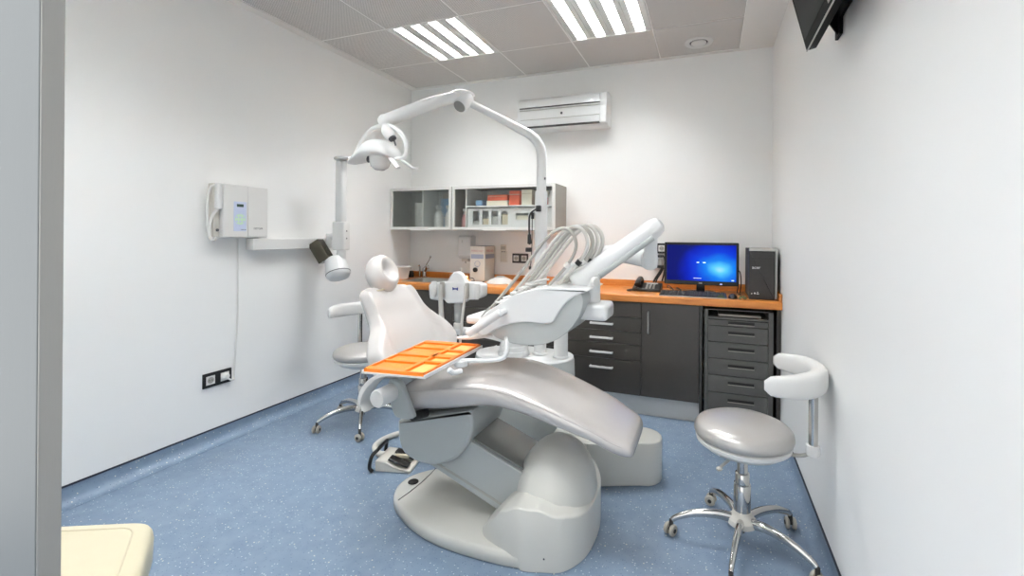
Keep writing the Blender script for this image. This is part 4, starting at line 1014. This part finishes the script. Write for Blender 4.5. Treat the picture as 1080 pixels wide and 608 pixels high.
b = B(); cyl(b, (-1.005, 1.765, .858), (-.842, 1.765, .966), .0185, n=24, bev=.006); cyl(b, (-.85, 1.765, .958), (-.84, 1.81, .965), .014, n=16); part('grab_handle', b, 'white', un)
b = B(); box(b, (-1.055, 1.83, .888), (-.955, 2.09, .925), .012, 3); part('side_pad', b, 'white_matte', un)
b = B()
for k in range(5): box(b, (-.905+.035*k, 1.83+.002*k, .99+.022*k), (-.875+.035*k, 2.09, 1.0+.022*k), .004)
part('instrument_ledge', b, 'white_matte', un)
# five whip hoses with their handpieces
hose = [(-.985, 1.845, .905), (-.905, 1.845, .995), (-.81, 1.845, 1.105), (-.71, 1.85, 1.235), (-.648, 1.855, 1.305), (-.595, 1.86, 1.330), (-.552, 1.865, 1.305), (-.540, 1.87, 1.245), (-.580, 1.875, 1.170), (-.68, 1.88, 1.062), (-.71, 1.885, 1.035)]
for k in range(5):
    o = V((.012*k+(.026 if k else 0), .046*k, .004*k+(.005 if k % 2 else 0)))
    pts = [V(p)+o+V((0, 0, 0)) for p in hose]
    b = B(); tube(b, pts, (.0075, .0085, .0105, .0085, .0095)[k], 10, 6); hz = part('instrument_hose', b, 'hose_grey' if k in (0, 2) else 'hose', un)
    dd = (pts[0]-pts[1]).normalized()
    b = B(); lathe(b, [(0, -.075), (.0105, -.075), (.0125, -.06), (.0125, -.01), (.009, .02), (.0095, .028), (.006, .032), (0, .033)], pts[0]-dd*.005+dd*.0, dd, 14); part('handpiece', b, 'white_matte' if k % 2 else 'steel', hz)
    b = B(); lathe(b, [(.009, -.012), (.0135, -.01), (.0135, .01), (.009, .012)], pts[-3], (pts[-3]-pts[-2]).normalized(), 14); part('hose_clip', b, 'black' if k in (1, 3) else 'white_matte', hz)
# tray arm and holder
b = B(); tube(b, [(-.86, 1.86, .845), (-.835, 1.80, .842), (-.812, 1.76, .835), (-.806, 1.745, .80), (-.822, 1.74, .775), (-.88, 1.73, .762), (-1.0, 1.70, .757)], .0095, 14, 6); part('tray_arm', b, 'white', un)
b = B(); tube(b, [(-1.0, 2.0, .845), (-.93, 1.92, .848), (-.86, 1.86, .845)], .0125, 12, 5); part('tray_arm_link', b, 'white', un)
TR = [V((-1.256, 1.402, .772)), V((-1.001, 1.432, .772)), V((-1.022, 1.915, .772)), V((-1.306, 1.885, .772))]
def trq(u, v, z):
    p = TR[0]*(1-u)*(1-v)+TR[1]*u*(1-v)+TR[2]*u*v+TR[3]*(1-u)*v; return V((p.x, p.y, z))
def tq(bm, u0, u1, v0, v1, z0, z1):
    loft(bm, [[trq(u0, v0, z0), trq(u1, v0, z0), trq(u1, v1, z0), trq(u0, v1, z0)], [trq(u0, v0, z1), trq(u1, v0, z1), trq(u1, v1, z1), trq(u0, v1, z1)]])
b = B(); tq(b, -.02, 1.03, -.01, 1.01, .758, .7645); tq(b, -.02, .0, -.01, 1.01, .7645, .771); tq(b, 1.01, 1.03, -.01, 1.01, .7645, .771)
part('tray_holder', b, 'white', un)
b = B(); tube(b, [(-.985, 1.58, .752), (-.975, 1.60, .735), (-.965, 1.64, .733)], .011, 8, 4); cyl(b, (-1.0, 1.70, .735), (-1.0, 1.70, .758), .03, n=20); part('tray_swivel', b, 'white', un)
b = B(); tube(b, [(-1.0, 1.99, .812), (-1.05, 1.95, .807), (-1.10, 1.925, .80), (-1.15, 1.92, .796)], [.022, .019, .015, .010], 12, 5, flat=.7); part('tray_handle', b, 'white', un)
# assistant element
b = B(); prism(b, rounded([(-1.665, .985), (-1.60, 1.0), (-1.535, 1.005), (-1.40, 1.01), (-1.33, 1.01), (-1.285, 1.0), (-1.285, .925), (-1.33, .905), (-1.40, .90), (-1.42, .878), (-1.53, .87), (-1.55, .895), (-1.60, .885), (-1.655, .89)], .014, 3), XZ, 2.42, 2.50, .01, 3); ah = part('assistant_head', b, 'white', un)
b = B(); prism(b, smooth_poly([(-1.535, .99), (-1.522, 1.03), (-1.495, 1.062), (-1.468, 1.070), (-1.44, 1.062), (-1.415, 1.03), (-1.40, .99)], 4), XZ, 2.43, 2.475, .012, 3); part('head_hump', b, 'white', ah)
b = B(); prism(b, [(-1.487, .955), (-1.474, .962), (-1.474, .968), (-1.487, .975)], XZ, 2.4185, 2.4205); prism(b, [(-1.449, .955), (-1.462, .962), (-1.462, .968), (-1.449, .975)], XZ, 2.4185, 2.4205); box(b, (-1.474, 2.4185, .961), (-1.462, 2.4205, .969)); part('emblem', b, 'blue_ink', ah)
for x, m, r in ((-1.615, 'white_matte', .02), (-1.555, 'hose_grey', .017), (-1.38, 'hose_grey', .013), (-1.315, 'white_matte', .02)):
    b = B(); lathe(b, [(0, -.045), (r*.7, -.045), (r, -.03), (r, .035), (r*.8, .05), (0, .052)], (x, 2.41, .955), (0, 0, 1), 16); part('holder', b, m, ah)
b = B(); tube(b, [(-1.557, 2.395, .99), (-1.557, 2.395, .93), (-1.557, 2.40, .87), (-1.555, 2.41, .75), (-1.552, 2.43, .60), (-1.545, 2.46, .42), (-1.46, 2.53, .24)], [.011, .013, .015, .016, .016, .016, .016], 12, 6); part('suction_hose', b, 'hose', un)
b = B(); tube(b, [(-1.385, 2.395, .99), (-1.385, 2.39, .92), (-1.392, 2.385, .83), (-1.40, 2.38, .74), (-1.412, 2.39, .62), (-1.41, 2.43, .45), (-1.40, 2.50, .3)], .0085, 10, 6); part('syringe_hose', b, 'hose', un)
b = B(); lathe(b, [(0, 0), (.018, 0), (.02, .008), (.024, .05), (.024, .055), (.026, .10), (.028, .14), (.030, .152), (0, .152)], (-1.468, 2.46, .722), n=24); part('filter_cup', b, 'clear_cup', un)
b = B(); lathe(b, [(0, 0), (.03, 0), (.03, .03), (.022, .036), (0, .036)], (-1.468, 2.46, .715), n=24); part('cup_base', b, 'hose', un)
b = B(); tube(b, [(-1.50, 2.455, .700), (-1.44, 2.465, .698), (-1.36, 2.50, .69), (-1.28, 2.55, .672), (-1.20, 2.60, .645)], [.024, .027, .028, .03, .032], 16, 5); part('assistant_arm', b, 'white', un)

# orange tray insert
b = B()
t2 = thing('instrument_tray', 'orange perforated instrument tray on the holder over the chair seat', 'tray', tuple(trq(.5, .5, .7648)))
tq(b, .005, .995, 0, 1, .7648, .7685)
for u0, u1, v0, v1 in ((.006, .03, 0, 1), (.97, 1, 0, 1), (.006, 1, 0, .02), (.006, 1, .98, 1), (.006, .98, .47, .56), (.60, .665, .02, .98), (.03, .6, .02, .075), (.03, .6, .925, .98), (.665, .97, .70, .74), (.665, .97, .3, .34), (.03, .60, .26, .285), (.03, .60, .74, .765)): tq(b, u0, u1, v0, v1, .7685, .7775)
for g0, g1 in ((.085, .25), (.295, .46), (.575, .73), (.775, .915)):
    n = 16
    for k in range(n):
        u0 = .045+.55*k/n; tq(b, u0, u0+.55/n*.22, g0, g1, .7685, .7715)
part('tray_frame', b, 'tray', t2)
b = B()
for g0, g1 in ((.085, .25), (.295, .46), (.575, .73), (.775, .915)): tq(b, .04, .6, g0, g1, .7685, .7697)
for v0, v1 in ((.05, .27), (.37, .46), (.58, .68), (.77, .95)): tq(b, .70, .94, v0, v1, .7685, .7705)
part('well_floor', b, 'tray_light', t2)
b = B()
for k in range(22):
    tq(b, .03+.043*k, .03+.043*k+.012, .006, .012, .7775, .7781)
part('rim_holes', b, 'rubber', t2)

# ------------------------------------------------------------------ operating lamp on its pole
lp = thing('operating_lamp', 'white operating lamp on a tall cranked pole over the headrest', 'dental lamp', (-.99, 2.70, .538))
px, py = -1.012, 2.70
b = B(); cyl(b, (px, py, .5385), (px, py, 1.58), .0395, n=32); lathe(b, [(.0395, 0), (.05, .003), (.05, .014), (.0395, .018)], (px, py, .5387), n=32); part('pole', b, 'white', lp)
b = B(); tube(b, [(px, py, 1.57), (px, py, 1.68), (px, py, 1.80), (px-.008, py-.004, 1.86), (px-.03, py-.022, 1.905), (px-.065, py-.05, 1.94), (px-.11, py-.09, 1.965), (-1.25, 2.51, 2.035), (-1.375, 2.365, 2.10)], [.031, .031, .031, .031, .031, .030, .028, .024, .022], 20, 6); part('upper_pole', b, 'white', lp)
b = B(); cyl(b, (px+.036, py-.018, 1.66), (px+.026, py-.022, 1.66), .008, n=12); part('pole_stud', b, 'grey_ink', lp)
J = V((-1.385, 2.352, 2.085)); jd = V((-.12, -.62, -.62)).normalized()
b = B(); lathe(b, [(0, -.06), (.04, -.06), (.044, -.05), (.044, .035), (.04, .042), (0, .042)], J, jd, 32); jt = part('joint', b, 'white', lp)
b = B(); lathe(b, [(0, .0422), (.036, .0422), (.036, .0445), (0, .0445)], J, jd, 32); part('joint_cap', b, 'joint_grey', jt)
b = B(); ell(b, (-1.40, 2.37, 2.142), (.075, .045, .026), 24, mtx=Matrix.Rotation(math.radians(40), 4, 'Z')); tube(b, [(-1.40, 2.37, 2.14), (-1.392, 2.36, 2.10)], .04, 16, sm=False); part('joint_cover', b, 'white', lp)
b = B(); tube(b, [(-1.41, 2.35, 2.125), (-1.50, 2.22, 2.06), (-1.60, 2.075, 1.965), (-1.655, 2.005, 1.918)], [.031, .036, .037, .034], 20, 6); part('swing_arm', b, 'white', lp)
b = B(); ell(b, (-1.662, 2.0, 1.915), (.036, .036, .036), 20); cyl(b, (-1.655, 2.0, 1.91), (-1.648, 2.0, 1.855), .024, n=20); part('arm_knuckle', b, 'white', lp)
b = B(); lathe(b, [(0, -.02), (.025, -.02), (.032, 0), (.033, .03), (.026, .05), (0, .055)], (-1.645, 2.0, 1.86), (.45, .05, -.6), 24); part('yoke_hub', b, 'white', lp)
b = B(); lathe(b, [(0, .051), (.022, .051), (.02, .062), (0, .064)], (-1.645, 2.0, 1.86), (.45, .05, -.6), 20); cyl(b, (-1.60, 2.0, 1.81), (-1.588, 2.0, 1.775), .004, n=8); part('hub_sensor', b, 'grey_ink', lp)
yoke = [(-1.875, 2.0, 1.735), (-1.85, 2.0, 1.768), (-1.805, 2.0, 1.83), (-1.748, 2.0, 1.875), (-1.672, 2.0, 1.890), (-1.603, 2.0, 1.875), (-1.548, 2.0, 1.832), (-1.518, 2.0, 1.768), (-1.528, 2.0, 1.715), (-1.575, 2.0, 1.705), (-1.61, 2.0, 1.715)]
b = B(); tube(b, yoke, [.007, .009, .011, .013, .014, .015, .015, .014, .012, .011, .011], 12, 6, up=(0, 1, 0), flat=.8); part('yoke', b, 'white', lp)
# lamp head shell: a wide flattened cap with a long lip to the left
b = B(); rings = []
for x, hw, zt, zb in ((-1.90, .012, 1.698, 1.690), (-1.885, .035, 1.712, 1.688), (-1.85, .055, 1.725, 1.695), (-1.81, .072, 1.742, 1.705), (-1.775, .088, 1.768, 1.712), (-1.745, .098, 1.796, 1.715), (-1.71, .103, 1.810, 1.714), (-1.67, .103, 1.809, 1.713), (-1.635, .098, 1.795, 1.711), (-1.608, .085, 1.770, 1.708), (-1.592, .06, 1.745, 1.704), (-1.586, .03, 1.725, 1.703)):
    rr = []
    for k in range(28):
        a = 2*PI*k/28; c, s = math.cos(a), math.sin(a); zc = zb+(zt-zb)*.3
        rr.append((x, 2.0+hw*math.copysign(abs(c)**.8, c), zc+((zt-zc) if s > 0 else (zc-zb))*math.copysign(abs(s)**.8, s)))
    rings.append(rr)
loft(b, rings); part('lamp_shell', b, 'white', lp, ang=60)
b = B(); lathe(b, [(0, .078), (.028, .075), (.046, .06), (.055, .035), (.058, 0), (.056, -.01), (0, -.01)], (-1.676, 1.985, 1.722), (.05, -.12, -1), 32); le = part('reflector_housing', b, 'lens', lp)
b = B(); ell(b, (-1.722, 1.948, 1.700), (.013, .010, .019), 16); part('bulb_window', b, 'grey_ink', le)
b = B(); tube(b, [(-1.60, 1.97, 1.705), (-1.57, 1.955, 1.685), (-1.525, 1.945, 1.645)], [.012, .015, .013], 12, 5, flat=.6); part('grip', b, 'white', lp)
b = B(); tube(b, [(-1.585, 2.02, 1.705), (-1.54, 2.03, 1.68), (-1.50, 2.035, 1.655), (-1.465, 2.035, 1.652)], [.012, .014, .012, .010], 12, 5, flat=.6); part('grip', b, 'white', lp)
# black camera lead hooked on the pole
t = thing('camera_lead', 'thin black lead hanging from a clip on the white lamp pole', 'cable', (-1.03, 2.655, 1.47))
b = B(); box(b, (-1.027, 2.640, 1.448), (-.996, 2.6598, 1.487), .003); part('clip', b, 'black', t)
b = B(); tube(b, [(-1.012, 2.645, 1.465), (-1.03, 2.63, 1.458), (-1.058, 2.62, 1.425), (-1.062, 2.62, 1.36), (-1.06, 2.62, 1.30), (-1.058, 2.62, 1.24)], .006, 8, 6); tube(b, [(-1.04, 2.615, 1.445), (-1.04, 2.615, 1.35), (-1.04, 2.615, 1.25), (-1.045, 2.615, 1.14), (-1.052, 2.615, 1.10)], .003, 8, 6); part('lead', b, 'black', t)
b = B(); cyl(b, (-1.06, 2.62, 1.305), (-1.058, 2.62, 1.245), .011, .014, n=12); box(b, (-1.082, 2.608, 1.195), (-1.045, 2.632, 1.222), .004); cyl(b, (-1.052, 2.615, 1.085), (-1.052, 2.615, 1.105), .008, n=10); box(b, (-1.045, 2.607, 1.40), (-1.028, 2.622, 1.44), .003); part('connector', b, 'black', t)

# ------------------------------------------------------------------ foot control
FZ = Matrix.Translation((-1.63, 2.105, 0)) @ Matrix.Rotation(math.radians(14), 4, 'Z')
t = thing('foot_control', 'beige foot control with black pedals and a wire guard beside the chair base', 'foot control', (-1.63, 2.105, 0), math.radians(14))
b = B(); prism(b, rounded([(-.10, .001), (.10, .001), (.10, .014), (.02, .02), (-.04, .055), (-.10, .06)], .006, 3), lambda a, c, d: (a, d, c), -.085, .085, .005); b.transform(FZ); part('base', b, 'offwhite', t)
for y in (-.045, .04):
    b = B(); prism(b, [(-.035, .058), (.075, .022), (.08, .03), (-.03, .068)], lambda a, c, d: (a, d, c), y-.026, y+.026, .004); b.transform(FZ); part('pedal', b, 'black', t)
b = B(); box(b, (-.02, -.012, .045), (.06, .008, .062), .004); b.transform(FZ); part('pedal_divider', b, 'beige', t)
b = B(); tube(b, [(-.11, -.095, .006), (-.125, -.098, .03), (-.115, -.09, .085), (-.10, -.05, .105), (-.10, .05, .105), (-.115, .09, .085), (-.125, .098, .03), (-.11, .095, .006)], .010, 10, 5); b.transform(FZ); part('wire_guard', b, 'black', t)
b = B(); tube(b, [(-1.73, 2.13, .03), (-1.80, 2.14, .02), (-1.88, 2.20, .018), (-1.90, 2.30, .018), (-1.85, 2.42, .018), (-1.72, 2.50, .018), (-1.55, 2.52, .018), (-1.43, 2.56, .018)], .017, 12, 6); part('hose', b, 'offwhite', t)

# ------------------------------------------------------------------ operator stools
def make_stool(label, loc, base_rz):
    st = thing('operator_stool', label, 'stool', loc, 0, 'operator stools')
    R = ROOT[st.name]
    def P(name, b, m, par=None, ang=38, lab=None):
        b.transform(R); return part(name, b, m, par or st, lab, ang)
    b = B(); lathe(b, [(0, .085), (.045, .085), (.058, .095), (.056, .115), (.04, .13), (.036, .15), (0, .15)], n=32); P('hub', b, 'offwhite')
    b = B(); cyl(b, (0, 0, .055), (0, 0, .09), .012, n=12); P('hub_pin', b, 'grey_ink')
    b = B(); lathe(b, [(0, .14), (.034, .14), (.034, .255), (.0325, .258), (.0325, .262), (.0285, .264), (.0285, .305), (.027, .307), (.0215, .309), (.0215, .42), (0, .42)], n=32); P('gas_column', b, 'chrome')
    for k in range(5):
        a = math.radians(base_rz+72*k); c, s = math.cos(a), math.sin(a)
        b = B(); tube(b, [(.03*c, .03*s, .108), (.10*c, .10*s, .118), (.19*c, .19*s, .108), (.26*c, .26*s, .082), (.283*c, .283*s, .066)], [.021, .0195, .0165, .013, .012], 14, 5, up=(0, 0, 1), flat=.8); lg = P('leg', b, 'chrome')
        ca, sa = math.cos(a+.9), math.sin(a+.9)
        b = B()
        for w in (-.014, .014): lathe(b, [(0, -.008), (.020, -.008), (.0245, -.004), (.0245, .004), (.020, .008), (0, .008)], (.29*c-w*sa, .29*s+w*ca, .0245), (-sa, ca, 0), 20)
        w_ = P('caster', b, 'caster', lg)
        b = B(); cyl(b, (.287*c, .287*s, .03), (.287*c, .287*s, .068), .009, n=12); box(b, (.29*c-.005, .29*s-.005, .02), (.29*c+.005, .29*s+.005, .045), .002); lathe(b, [(0, -.0238), (.009, -.0238), (.009, .0238), (0, .0238)], (.29*c, .29*s, .0245), (-sa, ca, 0), 12); P('caster_fork', b, 'rubber', lg)
    b = B(); lathe(b, [(0, .375), (.05, .378), (.10, .392), (.155, .415), (.185, .438), (.188, .452), (.18, .458), (0, .458)], n=48); P('seat_pan', b, 'white_matte')
    b = B(); lathe(b, [(0, .455), (.176, .455), (.189, .462), (.195, .478), (.192, .496), (.180, .511), (.155, .522), (.11, .529), (.05, .532), (0, .532)], n=56); P('seat', b, 'silver_vinyl', ang=70)
    b = B(); tube(b, [(-.03, -.10, .40), (-.05, -.17, .398), (-.055, -.205, .40)], .006, 8, 4); ell(b, (-.056, -.212, .40), (.012, .016, .007), 10); P('height_lever', b, 'hose_grey')
    # back post and curved rest live on +x (turned later)
    b = B(); tube(b, [(.155, 0, .425), (.21, 0, .432), (.238, 0, .445), (.248, 0, .46)], .010, 10, 5, flat=.7); P('back_bracket', b, 'hose_grey')
    b = B(); lathe(b, [(0, -.022), (.022, -.018), (.027, -.004), (.024, .022), (0, .024)], (.255, 0, .462), n=20); P('post_foot', b, 'white_matte')
    b = B(); cyl(b, (.255, 0, .475), (.255, 0, .713), .0165, n=24); P('back_post', b, 'chrome')
    # rest: a 150 degree arc with rounded section
    rings = []
    N = 26; r0 = .178
    for i in range(N+1):
        f = i/N; a = math.radians(-89+178*f); e = min(f, 1-f)*2
        th = .019+.013*min(1, e*1.6); hh = .034+.012*min(1, e*2)
        sc_ = min(1, math.sqrt(max(0, 1-(1-min(1, e*9))**2))) if e < .12 else 1
        th *= max(.35, sc_); hh *= max(.5, sc_)
        rr = []
        for k in range(20):
            q = 2*PI*k/20; cc, ss = math.cos(q), math.sin(q)
            rad = r0+th*math.copysign(abs(cc)**.6, cc); zz = .748+hh*math.copysign(abs(ss)**.6, ss)
            rr.append((.095+rad*math.cos(a), (rad+.024)*math.sin(a), zz))
        rings.append(rr)
    b = B(); loft(b, rings); P('arm_rest', b, 'white_matte', ang=60)
    return st
s1 = make_stool('silver-seated operator stool with white arm rest beside the right wall', (.138, 2.07, 0), 54)
s1.rotation_euler = (0, 0, math.radians(-11))
s2 = dup(s1, (-2.23, 2.49, 0), math.radians(138), 'operator stool in the left corner, half hidden behind the dental chair back')

for c in s2.children:                                        # its star base is swivelled differently
    if c.name.startswith('leg'): c.rotation_euler = (0, 0, math.radians(-28))

# ------------------------------------------------------------------ cream bench by the door
t = thing('padded_bench', 'cream padded seat cut off at the lower left beside the door', 'seat', (-1.62, .66, 0))
q = [(-1.50, .842), (-1.76, .735), (-1.62, .50), (-1.22, .63)]
q = [(-1.505, .848), (-1.80, .708), (-1.66, .475), (-1.19, .618)]
qq = rounded(q, [.05, .05, .05, .05], 6); cxq, cyq = -1.54, .665
def qr(z, s): return [((x-cxq)*s+cxq, (y-cyq)*s+cyq, z) for x, y in qq]
b = B(); loft(b, [qr(.36, .95), qr(.37, .985), qr(.43, 1.0), qr(.448, .985), qr(.457, .955), qr(.463, .90), qr(.466, .6)]); st = part('cushion', b, 'cream_vinyl', t, ang=60)
b = B(); tube(b, [V((x, y, .4648)) for x, y, z in qr(.46, .74)], .0024, 6, 1, sm=False, closed=True); part('piping', b, 'beige', st)
b = B(); loft(b, [qr(.335, .86), qr(.36, .90)]); part('seat_frame', b, 'offwhite', t)
for x, y in q:
    x = (x-cxq)*.78+cxq; y = (y-cyq)*.72+cyq
    b = B(); cyl(b, (x, y, 0.001), (x, y, .34), .014, .018, n=16); part('leg', b, 'steel', t)

# ------------------------------------------------------------------ camera, light, view
cam = bpy.data.cameras.new('camera'); co = bpy.data.objects.new('camera', cam); COL.objects.link(co)
F, CXP, CHP, TH, ROLL, H = 475.45, 575.16, 248.75, .349026, .008156, 1.2974
cam.sensor_fit = 'HORIZONTAL'; cam.sensor_width = 36; cam.lens = 36*F/1080
cam.shift_x = (540-CXP)/1080; cam.shift_y = -(304-CHP)/1080
cam.clip_start = .02
co.location = (0, 0, H)
co.rotation_euler = (Matrix.Rotation(TH, 3, 'Z') @ Matrix.Rotation(PI/2, 3, 'X') @ Matrix.Rotation(ROLL, 3, 'Z')).to_euler()
scene.camera = co

w = bpy.data.worlds.new('corridor_light'); scene.world = w; w.use_nodes = True
w.node_tree.nodes['Background'].inputs[0].default_value = (.98, .99, 1, 1)
w.node_tree.nodes['Background'].inputs[1].default_value = .5
vs = scene.view_settings
scene.display_settings.display_device = 'sRGB'
vs.view_transform = 'Standard'; vs.look = 'None'; vs.gamma = 1; vs.use_curve_mapping = False
vs.exposure = 1.75
scene.cycles.max_bounces = 10; scene.cycles.diffuse_bounces = 6; scene.cycles.transparent_max_bounces = 12
scene.cycles.sample_clamp_indirect = 6
